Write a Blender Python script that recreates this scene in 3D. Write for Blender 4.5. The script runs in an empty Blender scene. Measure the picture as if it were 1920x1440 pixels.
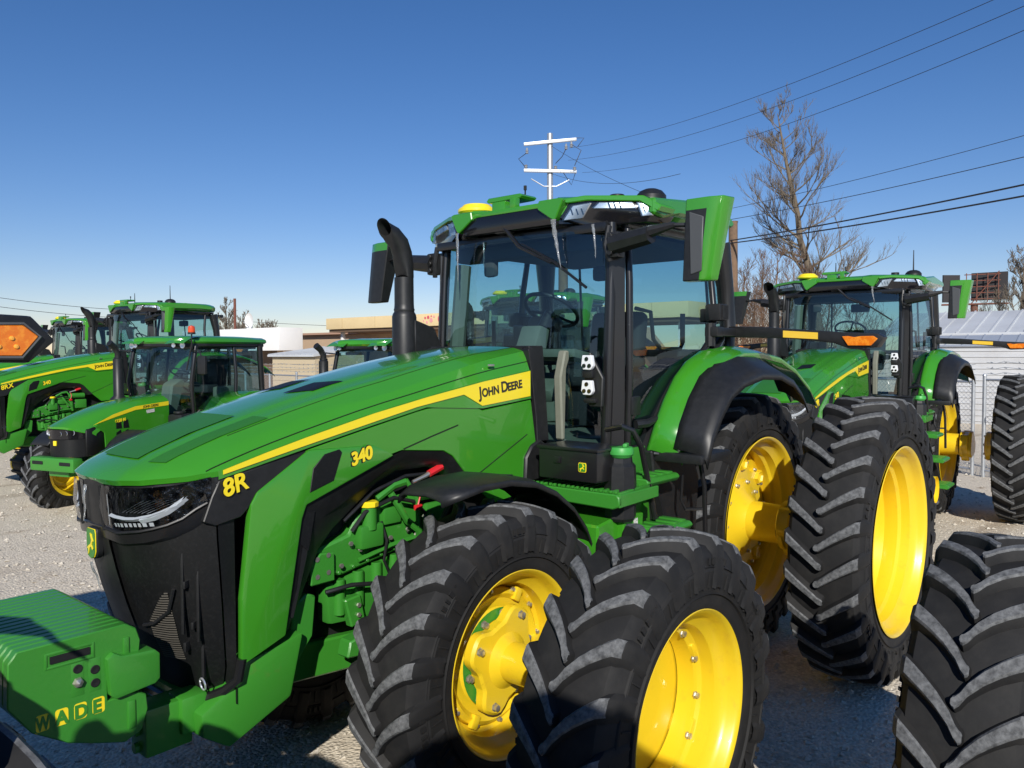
import bpy, bmesh, math, random
from mathutils import Vector, Matrix
R = math.radians
random.seed(7)
scn = bpy.context.scene
COL = scn.collection
# ------------------------------------------------------------------ camera, sky, sun, exposure
CAM = Vector((6.0546, 3.5686, 2.3549))
yaw, pit, rol = -2.4307, -0.0386, -0.0032
fw = Vector((math.cos(yaw)*math.cos(pit), math.sin(yaw)*math.cos(pit), math.sin(pit)))
rt = Vector((math.sin(yaw), -math.cos(yaw), 0)); up = rt.cross(fw)
r2 = rt*math.cos(rol)+up*math.sin(rol); u2 = up*math.cos(rol)-rt*math.sin(rol)
cd = bpy.data.cameras.new('camera'); cam = bpy.data.objects.new('camera', cd); COL.objects.link(cam)
cam.matrix_world = Matrix(((r2.x, u2.x, -fw.x, CAM.x), (r2.y, u2.y, -fw.y, CAM.y), (r2.z, u2.z, -fw.z, CAM.z), (0, 0, 0, 1)))
cd.sensor_width = 36; cd.lens = 36*1501.7/1920; cd.clip_start = .05; cd.clip_end = 3000
scn.camera = cam
SUN_EL, SUN_AZ = 29.5, 41.0      # degrees; azimuth from +x towards +y
w = bpy.data.worlds.new("World"); scn.world = w; w.use_nodes = True
nt = w.node_tree; nt.nodes.clear()
sky = nt.nodes.new('ShaderNodeTexSky'); sky.sky_type = 'NISHITA'; sky.sun_disc = False
sky.sun_elevation = R(SUN_EL); sky.sun_rotation = R(90-SUN_AZ); sky.altitude = 100; sky.air_density = 1.0; sky.dust_density = .0; sky.ozone_density = 3.2
bg = nt.nodes.new('ShaderNodeBackground'); bg.inputs['Strength'].default_value = .084
wo = nt.nodes.new('ShaderNodeOutputWorld'); hs = nt.nodes.new('ShaderNodeHueSaturation'); hs.inputs['Saturation'].default_value = 1.24; hs.inputs['Value'].default_value = 1.0; nt.links.new(sky.outputs[0], hs.inputs['Color']); tn = nt.nodes.new('ShaderNodeMix'); tn.data_type = 'RGBA'; tn.blend_type = 'MULTIPLY'; tn.inputs['Factor'].default_value = 1; tn.inputs['B'].default_value = (1.08, .98, 1.14, 1); nt.links.new(hs.outputs[0], tn.inputs['A']); nt.links.new(tn.outputs['Result'], bg.inputs[0]); nt.links.new(bg.outputs[0], wo.inputs[0])
sl = bpy.data.lights.new('sun', 'SUN'); sl.energy = 4.9; sl.angle = R(.53); sl.color = (1, .955, .88)
so = bpy.data.objects.new('sun', sl); COL.objects.link(so)
sd = Vector((math.cos(R(SUN_AZ))*math.cos(R(SUN_EL)), math.sin(R(SUN_AZ))*math.cos(R(SUN_EL)), math.sin(R(SUN_EL))))
so.rotation_euler = sd.to_track_quat('Z', 'Y').to_euler(); so.location = (20, 20, 20)
scn.view_settings.view_transform = 'Standard'; scn.view_settings.look = 'None'; scn.view_settings.gamma = 1; scn.view_settings.exposure = 0
scn.cycles.max_bounces = 10; scn.cycles.transparent_max_bounces = 24; scn.cycles.caustics_reflective = False; scn.cycles.caustics_refractive = False

# ------------------------------------------------------------------ materials
MATS = {}
def mat(name, col, rough=.5, metal=0, coat=0, noise=None, bump=None, emit=None, spec=.5):
    if name in MATS: return MATS[name]
    m = bpy.data.materials.new(name); m.use_nodes = True; n = m.node_tree.nodes; l = m.node_tree.links
    b = n['Principled BSDF']; b.inputs['Base Color'].default_value = (*col, 1); b.inputs['Roughness'].default_value = rough
    b.inputs['Metallic'].default_value = metal; b.inputs['Coat Weight'].default_value = coat; b.inputs['Coat Roughness'].default_value = .03
    b.inputs['Specular IOR Level'].default_value = spec
    tc = n.new('ShaderNodeTexCoord')
    if noise:       # (scale, colour 2, low, high, detail)
        t = n.new('ShaderNodeTexNoise'); t.inputs['Scale'].default_value = noise[0]; t.inputs['Detail'].default_value = noise[4] if len(noise) > 4 else 6
        t.inputs['Roughness'].default_value = .65
        l.new(tc.outputs['Object'], t.inputs['Vector'])
        cr = n.new('ShaderNodeMapRange'); cr.inputs[1].default_value = noise[2]; cr.inputs[2].default_value = noise[3]
        l.new(t.outputs[0], cr.inputs[0])
        mx = n.new('ShaderNodeMix'); mx.data_type = 'RGBA'; mx.inputs['A'].default_value = (*col, 1); mx.inputs['B'].default_value = (*noise[1], 1)
        l.new(cr.outputs[0], mx.inputs['Factor']); l.new(mx.outputs['Result'], b.inputs['Base Color'])
    if bump:        # (scale, strength, distance)
        t2 = n.new('ShaderNodeTexNoise'); t2.inputs['Scale'].default_value = bump[0]; t2.inputs['Detail'].default_value = 5
        l.new(tc.outputs['Object'], t2.inputs['Vector'])
        bp = n.new('ShaderNodeBump'); bp.inputs['Strength'].default_value = bump[1]; bp.inputs['Distance'].default_value = bump[2]
        l.new(t2.outputs[0], bp.inputs['Height']); l.new(bp.outputs[0], b.inputs['Normal'])
    if emit: b.inputs['Emission Color'].default_value = (*emit[0], 1); b.inputs['Emission Strength'].default_value = emit[1]
    MATS[name] = m; return m
GREEN = mat('green_paint', (.042, .250, .014), .22, coat=.8, noise=(1.3, (.044, .27, .020), .35, .75), bump=(2.2, .06, .02))
CAST = mat('green_cast_paint', (.038, .235, .024), .40, coat=.25, noise=(9, (.04, .23, .028), .35, .7), bump=(60, .25, .003))
CASTDIRT = mat('green_frame_paint', (.042, .25, .023), .42, coat=.25, noise=(5, (.13, .17, .04), .62, .85), bump=(40, .15, .003))
YEL = mat('yellow_wheel_paint', (.78, .55, .018), .33, coat=.35, noise=(11, (.64, .40, .03), .56, .92, 10), bump=(5, .05, .02))
STRIPE = mat('yellow_stripe', (.93, .73, .022), .35, coat=.3)
BLACK = mat('black_plastic', (.011, .0115, .0125), .45, noise=(25, (.020, .0205, .022), .4, .8), bump=(220, .12, .001))
BLACKG = mat('black_gloss', (.008, .008, .010), .14, coat=.4)
BLACKP = mat('black_satin_paint', (.012, .012, .013), .3, coat=.2)
DARK = mat('deep_black', (.006, .006, .007), .7)
RUBBER = mat('tyre_rubber', (.0125, .0125, .013), .72, noise=(7, (.026, .025, .024), .45, .8), bump=(45, .18, .004), spec=.35)
LUG = mat('tyre_lug_face', (.055, .057, .060), .75, noise=(40, (.17, .175, .18), .34, .66, 11), bump=(80, .35, .003), spec=.3)
CHROME = mat('chrome', (.82, .84, .87), .28, metal=.75)
STEEL = mat('galvanised_steel', (.50, .52, .54), .42, metal=.6, noise=(12, (.38, .4, .42), .4, .7))
BOLT = mat('zinc_bolt', (.55, .53, .47), .35, metal=.8)
WHITEP = mat('white_lamp', (.8, .82, .85), .2)
TRIM = mat('cab_trim', (.19, .20, .155), .65, noise=(8, (.16, .17, .13), .4, .7))
SEATM = mat('seat_fabric', (.03, .031, .034), .8, bump=(200, .3, .002))
SCREEN = mat('grille_mesh', (.006, .0065, .007), .5, noise=(70, (.016, .0165, .017), .5, .8), bump=(500, .5, .001), spec=.35)
RAD = mat('radiator_fins', (.10, .092, .078), .6, bump=(300, .4, .002))
AMBER = mat('amber_lens', (.75, .17, .008), .18, coat=.6, noise=(40, (.95, .35, .03), .45, .7))
RED = mat('red_plastic', (.62, .02, .025), .4)
ICE = mat('ice', (.88, .92, .95), .12, spec=.8, bump=(60, .5, .004)); ICE.node_tree.nodes['Principled BSDF'].inputs['Transmission Weight'].default_value = .8
PAPER = mat('label_paper', (.75, .75, .7), .7, noise=(160, (.1, .1, .1), .52, .56))
YLABEL = mat('yellow_label', (.85, .68, .03), .6, noise=(170, (.08, .07, .02), .56, .6))
CUT = mat('exhaust_inside', (.34, .27, .19), .7)
def glassmat(name, tint, rough=.0, minr=.05):
    m = bpy.data.materials.new(name); m.use_nodes = True; n = m.node_tree.nodes; l = m.node_tree.links; n.clear()
    o = n.new('ShaderNodeOutputMaterial'); t = n.new('ShaderNodeBsdfTransparent'); t.inputs[0].default_value = (*tint, 1)
    g = n.new('ShaderNodeBsdfGlossy'); g.inputs['Roughness'].default_value = rough
    ge = n.new('ShaderNodeNewGeometry'); dp = n.new('ShaderNodeVectorMath'); dp.operation = 'DOT_PRODUCT'; l.new(ge.outputs['Incoming'], dp.inputs[0]); l.new(ge.outputs['Normal'], dp.inputs[1])
    def mth(op, x, y=None):
        q = n.new('ShaderNodeMath'); q.operation = op
        for i, v in enumerate((x, y)):
            if v is None: continue
            if isinstance(v, (int, float)): q.inputs[i].default_value = v
            else: l.new(v, q.inputs[i])
        return q.outputs[0]
    sch = mth('POWER', mth('SUBTRACT', 1.0, mth('ABSOLUTE', dp.outputs['Value'])), 4.5)      # two-sided Schlick reflectance of a thin pane
    a = n.new('ShaderNodeMath'); a.operation = 'ADD'; a.inputs[1].default_value = minr; a.use_clamp = True; l.new(mth('MULTIPLY', sch, .85), a.inputs[0])
    mx = n.new('ShaderNodeMixShader'); l.new(a.outputs[0], mx.inputs[0]); l.new(t.outputs[0], mx.inputs[1]); l.new(g.outputs[0], mx.inputs[2]); l.new(mx.outputs[0], o.inputs[0])
    MATS[name] = m; return m
GLASS = glassmat('cab_glass', (.54, .73, .75), 0, .09); LENS = glassmat('lamp_lens', (.9, .93, .95), .01, .10); MESHGL = glassmat('see_through_screen', (.30, .30, .30), .45, .0)

# ------------------------------------------------------------------ mesh helpers
class MB:
    def __init__(s): s.bm = bmesh.new()
    def _merge(s, b, mi):
        for f in b.faces: f.material_index = mi
        me = bpy.data.meshes.new('t'); b.to_mesh(me); b.free(); s.bm.from_mesh(me); bpy.data.meshes.remove(me); return s
    def box(s, c, d, rot=None, bev=.0, mi=0, seg=2):
        b = bmesh.new(); bmesh.ops.create_cube(b, size=1); bmesh.ops.scale(b, vec=d, verts=b.verts)
        if bev: bmesh.ops.bevel(b, geom=b.edges[:], offset=bev, segments=seg, affect='EDGES', profile=.6)
        if rot is not None:
            bmesh.ops.rotate(b, verts=b.verts, cent=(0, 0, 0), matrix=Matrix.Rotation(rot[2], 3, 'Z') @ Matrix.Rotation(rot[1], 3, 'Y') @ Matrix.Rotation(rot[0], 3, 'X'))
        bmesh.ops.translate(b, verts=b.verts, vec=c); return s._merge(b, mi)
    def prism(s, poly, ax, a, c, bev=0, mi=0, seg=1):      # polygon in the plane across `ax`, from a to c
        b = bmesh.new()
        def p3(q, v): return (v, q[0], q[1]) if ax == 'x' else (q[0], v, q[1]) if ax == 'y' else (q[0], q[1], v)
        va = [b.verts.new(p3(q, a)) for q in poly]; vc = [b.verts.new(p3(q, c)) for q in poly]; n = len(poly)
        b.faces.new(va); b.faces.new(vc[::-1])
        for i in range(n): b.faces.new((va[i], vc[i], vc[(i+1) % n], va[(i+1) % n]))
        bmesh.ops.recalc_face_normals(b, faces=b.faces)
        if bev: bmesh.ops.bevel(b, geom=b.edges[:], offset=bev, segments=seg, affect='EDGES', profile=.6)
        return s._merge(b, mi)
    def tube(s, pts, rad, n=10, mi=0, cap=True, ell=None):
        b = bmesh.new(); pts = [Vector(p) for p in pts]; rads = rad if isinstance(rad, (list, tuple)) else [rad]*len(pts)
        rings = []; N = None
        for i, p in enumerate(pts):
            t = (pts[min(i+1, len(pts)-1)]-pts[max(i-1, 0)]).normalized()
            if N is None: N = t.orthogonal().normalized()
            else: N = (N - t*N.dot(t)).normalized()
            B = t.cross(N)
            rings.append([b.verts.new(p+(N*math.cos(2*math.pi*k/n)+B*math.sin(2*math.pi*k/n))*rads[i]) for k in range(n)])
        for i in range(len(pts)-1):
            for k in range(n): b.faces.new((rings[i][k], rings[i][(k+1) % n], rings[i+1][(k+1) % n], rings[i+1][k]))
        if cap: b.faces.new(rings[0][::-1]); b.faces.new(rings[-1])
        return s._merge(b, mi)
    def lathe(s, prof, c=(0, 0, 0), ax='y', n=48, mi=0, close=False):   # prof = [(axial, radius)]
        b = bmesh.new(); rings = []
        for a, r in prof:
            ring = []
            for k in range(n):
                q = 2*math.pi*k/n; x, z = r*math.cos(q), r*math.sin(q)
                ring.append(b.verts.new((c[0]+x, c[1]+a, c[2]+z) if ax == 'y' else (c[0]+x, c[1]+z, c[2]+a) if ax == 'z' else (c[0]+a, c[1]+x, c[2]+z)))
            rings.append(ring)
        for i in range(len(rings)-1 + (1 if close else 0)):
            j = (i+1) % len(rings)
            for k in range(n): b.faces.new((rings[i][k], rings[i][(k+1) % n], rings[j][(k+1) % n], rings[j][k]))
        bmesh.ops.recalc_face_normals(b, faces=b.faces); return s._merge(b, mi)
    def cyl(s, c, r, h, ax='z', n=20, mi=0, bev=.1):
        e = min(r, h)*bev
        return s.lathe([(-h/2, .0001), (-h/2, r-e), (-h/2+e, r), (h/2-e, r), (h/2, r-e), (h/2, .0001)], c, ax, n, mi)
    def grid(s, rows, mi=0):
        b = bmesh.new(); V = [[b.verts.new(p) for p in r] for r in rows]
        for i in range(len(V)-1):
            for j in range(len(V[0])-1): b.faces.new((V[i][j], V[i][j+1], V[i+1][j+1], V[i+1][j]))
        return s._merge(b, mi)
    def quad(s, *p, mi=0):
        b = bmesh.new(); b.faces.new([b.verts.new(q) for q in p]); return s._merge(b, mi)
    def sweep(s, y0=.45, k=.5):      # sweep the outer ends of a front piece backwards
        for v in s.bm.verts:
            if abs(v.co.y) > y0: v.co.x -= k*(abs(v.co.y)-y0)
        return s
    def mesh(s, name, mats, smooth=32, weld=False):
        if weld: bmesh.ops.remove_doubles(s.bm, verts=s.bm.verts, dist=1e-4)
        me = bpy.data.meshes.new(name); s.bm.to_mesh(me); s.bm.free()
        for m in (mats if isinstance(mats, (list, tuple)) else [mats]): me.materials.append(m)
        if smooth: me.polygons.foreach_set('use_smooth', [True]*len(me.polygons)); me.set_sharp_from_angle(angle=R(smooth))
        me.update(); return me
    def build(s, name, mats, parent=None, loc=None, smooth=32, weld=False):
        o = bpy.data.objects.new(name, s.mesh(name, mats, smooth, weld)); COL.objects.link(o)
        if parent: o.parent = parent
        if loc: o.location = loc
        return o
def tag(o, label=None, cat=None, group=None, kind=None):
    for k, v in (('label', label), ('category', cat), ('group', group), ('kind', kind)):
        if v: o[k] = v
    return o
def empty(name, loc=(0, 0, 0), rz=0):
    o = bpy.data.objects.new(name, None); COL.objects.link(o); o.location = loc; o.rotation_euler.z = rz; o.empty_display_size = .2; return o
def copy_tree(o, parent=None, skip=()):
    c = o.copy(); COL.objects.link(c)
    if parent: c.parent = parent
    for ch in list(o.children):
        if ch.name.split('.')[0] not in skip: copy_tree(ch, c, skip)
    return c
def lerp_tab(tab, x):
    tab = sorted(tab)
    if x <= tab[0][0]: return tab[0][1]
    for (a, b), (c, d) in zip(tab, tab[1:]):
        if x <= c: return b+(d-b)*(x-a)/(c-a)
    return tab[-1][1]
def text(name, body, size, m, origin, xdir, ydir, parent, ext=.002, bold=0, shear=0, sx=1, smallcaps=1, space=1):
    cu = bpy.data.curves.new('t', 'FONT'); cu.body = body; cu.size = size; cu.extrude = ext; cu.offset = bold; cu.shear = shear; cu.space_character = space
    cu.small_caps_scale = .78
    if smallcaps != 1:
        for i, ch in enumerate(body):
            cu.body_format[i].use_small_caps = True
    o = bpy.data.objects.new('t', cu); COL.objects.link(o)
    me = bpy.data.meshes.new_from_object(o.evaluated_get(bpy.context.evaluated_depsgraph_get()))
    bpy.data.objects.remove(o); bpy.data.curves.remove(cu)
    X = Vector(xdir).normalized(); Y = Vector(ydir); Y = (Y-X*Y.dot(X)).normalized(); Z = X.cross(Y); X = X*sx
    M = Matrix(((X.x, Y.x, Z.x, origin[0]), (X.y, Y.y, Z.y, origin[1]), (X.z, Y.z, Z.z, origin[2]), (0, 0, 0, 1)))
    me.transform(M); me.materials.clear(); me.materials.append(m); me.name = name
    ob = bpy.data.objects.new(name, me); COL.objects.link(ob)
    if parent: ob.parent = parent
    return ob

# ------------------------------------------------------------------ wheels (meshes shared by every tractor)
def tyre_mesh(Ro, wd, ri, nl, lh, curve, lw, power):
    m = MB(); h = wd/2; Rc = Ro-lh
    prof = [(0, Rc+.004), (h*.55, Rc), (h*.84, Rc-.012), (h*.97, Rc-.045), (h*1.03, Rc-.11), (h*1.04, (Rc+ri)/2+.03), (h*1.0, ri+.07), (h*.985, ri+.035), (h*.965, ri+.018), (h*.93, ri+.008), (h*.85, ri+.004)]
    full = [(-a, r) for a, r in prof[:0:-1]]+prof
    m.lathe(full, n=96)
    b = bmesh.new()
    st = [(-.02, 0, 0), (.06, .004, 0), (.30*h*2/wd, 0, 0)]
    path = [(-.11, 0, 1), (-.09, 0, 1), (-.05, 0, 1), (.02, 0, 1), (.12, 0, 1), (.34, 0, 1), (.56, .003, 1), (.76, .008, 1), (.90, .014, 1), (.98, .034, .95), (1.045, .085, .55), (1.065, .13, .22), (1.05, .17, .02)]
    for sgn in (1, -1):
        for i in range(nl):
            ph0 = 2*math.pi*(i+(0 if sgn > 0 else .5))/nl
            prev = None; n = len(path)
            for k, (v, drop, hf) in enumerate(path):
                ph = ph0+curve*(min(max(v, 0), 1.05)**power)/1.0
                rt_ = Ro-drop; rb = Rc-drop*1.02-.012
                wt = lw*(.8+.35*min(max(v, 0), 1)); wb = wt*1.9
                if v < .01: wt *= {-.11: .40, -.09: .75, -.05: .95}[v]; wb = wt*1.55+.01
                dt = wt/2/Ro*1.15; db = wb/2/Ro*1.15
                if hf < 1:
                    rt_ = rb+.004+(lh-.004)*hf if v < 1.04 else rb+.006
                y = sgn*v*h; yb = sgn*min(v, 1.03)*h; yt = sgn*(v*h+(.006 if v > .95 else 0))
                ring = [b.verts.new((r_*math.cos(a_), yy, r_*math.sin(a_))) for r_, a_, yy in
                        ((rb, ph-db, yb), (rt_-.009, ph-dt*1.16, yt), (rt_-.001, ph-dt*.80, yt), (rt_-.001, ph+dt*.80, yt), (rt_-.009, ph+dt*1.16, yt), (rb, ph+db, yb))]
                if prev:
                    for q in range(5):
                        f = b.faces.new((prev[q], prev[q+1], ring[q+1], ring[q])); f.material_index = 1 if (1 <= q <= 3 and k < n-3) else 0
                else: b.faces.new(ring)
                prev = ring
    bmesh.ops.recalc_face_normals(b, faces=b.faces)
    me = bpy.data.meshes.new('t'); b.to_mesh(me); b.free(); m.bm.from_mesh(me); bpy.data.meshes.remove(me)
    # raised rings and small raised marks on the sidewall
    for sg in (1, -1):
        for rr_ in (ri+.075, ri+.19):
            m.lathe([(sg*h*1.0, rr_-.004), (sg*(h*1.045+.002), rr_), (sg*h*1.0, rr_+.004)], n=96)
    for sg in (1, -1):
        for k in range(nl*2):
            a_ = math.pi*k/nl; r0_, r1_ = ri+.10, ri+.165
            m.box(((r0_+r1_)/2*math.cos(a_), sg*h*1.035, (r0_+r1_)/2*math.sin(a_)), (r1_-r0_, .008, .006), (0, -a_, 0))
        for k in range(7):      # worn moulded pads and size marks, unreadable
            for j in range(5): a_ = k*.9+j*.055; m.box(((ri+.215)*math.cos(a_), sg*h*1.040, (ri+.215)*math.sin(a_)), (.030, .007, .022 if j % 2 else .014), (0, -a_, 0))
    return m.mesh('tyre', [RUBBER, LUG], 30)
def valve(m, r, y): m.tube([(r*.7, y, r*.7), (r*.66, y+.03, r*.66), (r*.62, y+.035, r*.62)], .006, 6, 1)
def bolts(m, ring, n, y, r=.013, h=.02, mi=0, ph=0):
    for k in range(n):
        a = 2*math.pi*k/n+ph; c = (ring*math.cos(a), y, ring*math.sin(a))
        m.lathe([(-h/2, r*1.35), (-h*.2, r*1.35), (-h*.2, r), (h*.45, r), (h/2, r*.8), (h/2, .0005)], c, 'y', 6, mi)
def barrel(m, rf, hw):
    k = rf-.075
    m.lathe([(hw, rf), (hw+.004, rf-.006), (hw, rf-.014), (hw-.018, rf-.028), (hw-.05, rf-.034), (hw-.075, rf-.050), (hw-.10, k-.012), (hw-.16, k-.020), (hw-.18, k-.040),
             (-.02, k-.040), (-.06, k-.022), (-hw+.06, k-.01), (-hw+.02, rf-.028), (-hw, rf-.010), (-hw-.003, rf)], n=96)
def star(n, ro, ri_, ph=0, per=12):
    out = []
    for k in range(n*per):
        a = 2*math.pi*k/(n*per)+ph; q = math.cos(n*(a-ph)); r_ = ri_+(ro-ri_)*(1/(1+math.exp(-5*q)))
        out.append((r_*math.cos(a), r_*math.sin(a)))
    return out
def rim_rear_inner():
    m = MB(); barrel(m, .672, .235); y = -.02
    m.lathe([(y-.03, .60), (y, .56), (y+.012, .50), (y+.012, .40), (y+.03, .34), (y+.06, .30), (y+.10, .21), (y+.16, .155), (y+.42, .150), (y+.42, .19), (y+.46, .19)], n=72)
    m.prism(star(8, .50, .41, .2), 'y', y+.008, y+.045, .006)
    for k in range(8):
        a = 2*math.pi*k/8+.2; c = (.445*math.cos(a), y+.06, .445*math.sin(a))
        m.lathe([(-.02, .062), (.012, .056), (.016, .048), (.0, .040), (-.012, .002)], c, 'y', 6)
    m.prism(star(3, .235, .175, .5), 'y', y+.43, y+.53, .008); m.prism(star(3, .20, .16, 1.5), 'y', y+.53, y+.57, .006)
    bolts(m, .455, 16, y+.05, .012, .022, 1, .4); bolts(m, .30, 10, y+.075, .013, .03, 1, .1)
    m.lathe([(0, .154), (.012, .158), (.024, .154)], (0, y+.40, 0), 'y', 48, 2)
    return m.mesh('wheel_rim', [YEL, BOLT, BLACK])
def rim_rear_outer():
    m = MB(); barrel(m, .672, .235); y = -.13
    m.lathe([(y-.02, .60), (y, .575), (y+.01, .50), (y+.01, .36), (y-.02, .30), (y-.05, .16), (y-.05, .002)], n=72)
    m.lathe([(y+.0, .600), (y+.10, .588), (y+.11, .575), (y+.012, .545)], n=72)
    bolts(m, .50, 12, y+.02, .013, .025, 1); valve(m, .60, .09); m.tube([(.578*math.cos(a/6), -.10, .578*math.sin(a/6)) for a in range(38)], .004, 4, cap=False)
    m.lathe([(-.14, .15), (-.30, .15), (-.30, .20), (-.40, .205), (-.42, .17), (-.42, .10)], n=32); bolts(m, .175, 8, -.36, .012, .14, 1)
    return m.mesh('wheel_rim', [YEL, BOLT])
def rim_front_inner():
    m = MB(); barrel(m, .471, .19); y = .0
    m.lathe([(y-.06, .375), (y-.03, .36), (y+.03, .345), (y+.05, .32), (y+.03, .295), (y+.025, .25), (y+.05, .22), (y+.06, .10), (y+.06, .01)], n=64)
    m.prism(star(4, .275, .20, .75), 'y', y+.055, y+.125, .014)
    m.lathe([(y+.11, .16), (y+.16, .10), (y+.55, .095), (y+.55, .15), (y+.60, .15)], n=40)
    bolts(m, .225, 10, y+.075, .016, .03, 1, .1); bolts(m, .232, 4, y+.135, .017, .03, 1, .75); bolts(m, .345, 12, y+.04, .011, .022, 1, .2)
    for k in range(6):
        a = k*math.pi/3+.3; m.box((.33*math.cos(a), y+.045, .33*math.sin(a)), (.07, .03, .05), (0, -a, 0), .008)
    m.lathe([(y+.052, .252), (y+.058, .20)], n=48, mi=2)
    return m.mesh('wheel_rim', [YEL, BOLT, CAST])
def rim_front_outer():
    m = MB(); barrel(m, .471, .19); y = -.085
    m.lathe([(y-.02, .37), (y, .35), (y+.004, .30), (y, .18), (y-.03, .10), (y-.03, .002)], n=64)
    m.lathe([(y+.0, .385), (y+.085, .377), (y+.10, .362), (y+.09, .345), (y+.008, .338)], n=64)
    bolts(m, .352, 12, y+.105, .014, .022, 1, .1); valve(m, .40, .06)
    for k in range(6):
        a = k*math.pi/3+.52; m.box((.37*math.cos(a), y+.05, .37*math.sin(a)), (.05, .12, .09), (0, -a, 0), .012)
    return m.mesh('wheel_rim', [YEL, BOLT])
TYRE_R = tyre_mesh(1.017, .466, .660, 27, .056, .17, .049, .9)
TYRE_F = tyre_mesh(.796, .412, .460, 22, .050, .27, .049, .66)
RIMS = {'ri': (rim_rear_inner(), TYRE_R), 'ro': (rim_rear_outer(), TYRE_R), 'fi': (rim_front_inner(), TYRE_F), 'fo': (rim_front_outer(), TYRE_F)}
def wheel(kind, loc, parent, spin=0, name='wheel'):
    rm, tm = RIMS[kind]
    o = bpy.data.objects.new(name, rm); COL.objects.link(o); o.location = loc; o.parent = parent
    if loc[1] < 0: o.scale.y = -1
    o.rotation_euler.y = spin
    t = bpy.data.objects.new('tyre', tm); COL.objects.link(t); t.parent = o
    return o
# ------------------------------------------------------------------ the large row crop tractor (local frame: x forward, y left, origin on the ground under the rear axle)
ZC = [(4.70, 1.835), (4.66, 1.87), (4.55, 1.925), (4.35, 2.00), (4.0, 2.10), (3.6, 2.20), (3.1, 2.30), (2.7, 2.365), (2.28, 2.40)]
ZS = [(4.33, 1.865), (4.1, 1.925), (3.89, 1.975), (3.5, 2.06), (3.14, 2.125), (2.7, 2.195), (2.27, 2.25)]
ZL = [(4.33, 1.835), (3.9, 1.925), (3.21, 2.065), (2.86, 2.115), (2.71, 2.045), (2.25, 2.085)]
XN = [(0, 4.665), (.12, 4.66), (.22, 4.64), (.31, 4.59), (.38, 4.51), (.43, 4.42), (.46, 4.33)]
def hood_pt(f, T):          # f: -1..1 across, T: 0 nose .. 1 cab
    a = abs(f); y = .46*a*(1-.13*T*max(0, a-.5) if False else 1)
    xn = lerp_tab(XN, y); x = xn+(2.28-xn)*T
    zc = lerp_tab(ZC, 4.70+(2.28-4.70)*T); zs = lerp_tab(ZS, 4.33+(2.27-4.33)*T)
    g = lerp_tab([(0, 0), (.42, .03), (.50, .14), (.66, .20), (.72, .30), (.90, .55), (1, 1)], a)
    rear = min(1, max(0, (T-.55)/.45)); g = g*(1-rear)+lerp_tab([(0, 0), (.5, .03), (.72, .08), (.90, .22), (1, 1)], a)*rear
    return Vector((x, math.copysign(y, f), zc+(zs-zc)*g))
def nose_x(y, z):
    xc = lerp_tab([(.80, 4.37), (.98, 4.45), (1.15, 4.54), (1.35, 4.61), (1.55, 4.66), (1.9, 4.69)], z)
    xn = lerp_tab(XN, min(abs(y), .46)); xs = 4.22
    q = (xn-xs)/(4.70-xs); return xs+(xc-xs)*q
def nose_patch(m, poly_rows, off=0, mi=0): m.grid([[(nose_x(y, z)+off, y, z) for y, z in row] for row in poly_rows], mi)
def head_low(y):   # lower edge of lamp zone
    return lerp_tab([(.10, 1.63), (.2, 1.615), (.32, 1.63), (.40, 1.66), (.455, 1.74)], abs(y))
def strip_poly(upper, lower, n=26):
    xs = sorted({p[0] for p in upper} | {p[0] for p in lower}); return [(x, lerp_tab(upper, x)) for x in xs]+[(x, lerp_tab(lower, x)) for x in xs[::-1]]
def caps(name, runs, m, org, xd, yd, parent):
    X = Vector(xd).normalized(); obs = [text(name, r, sz, m, Vector(org)+X*dx, xd, yd, None, bold=.0018, sx=.95) for r, sz, dx in runs]
    b = bmesh.new()
    for o in obs: b.from_mesh(o.data)
    me = bpy.data.meshes.new(name); b.to_mesh(me); b.free(); me.materials.append(m)
    for o in obs: bpy.data.objects.remove(o)
    o = bpy.data.objects.new('lettering', me); COL.objects.link(o); o.parent = parent; return o
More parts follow.
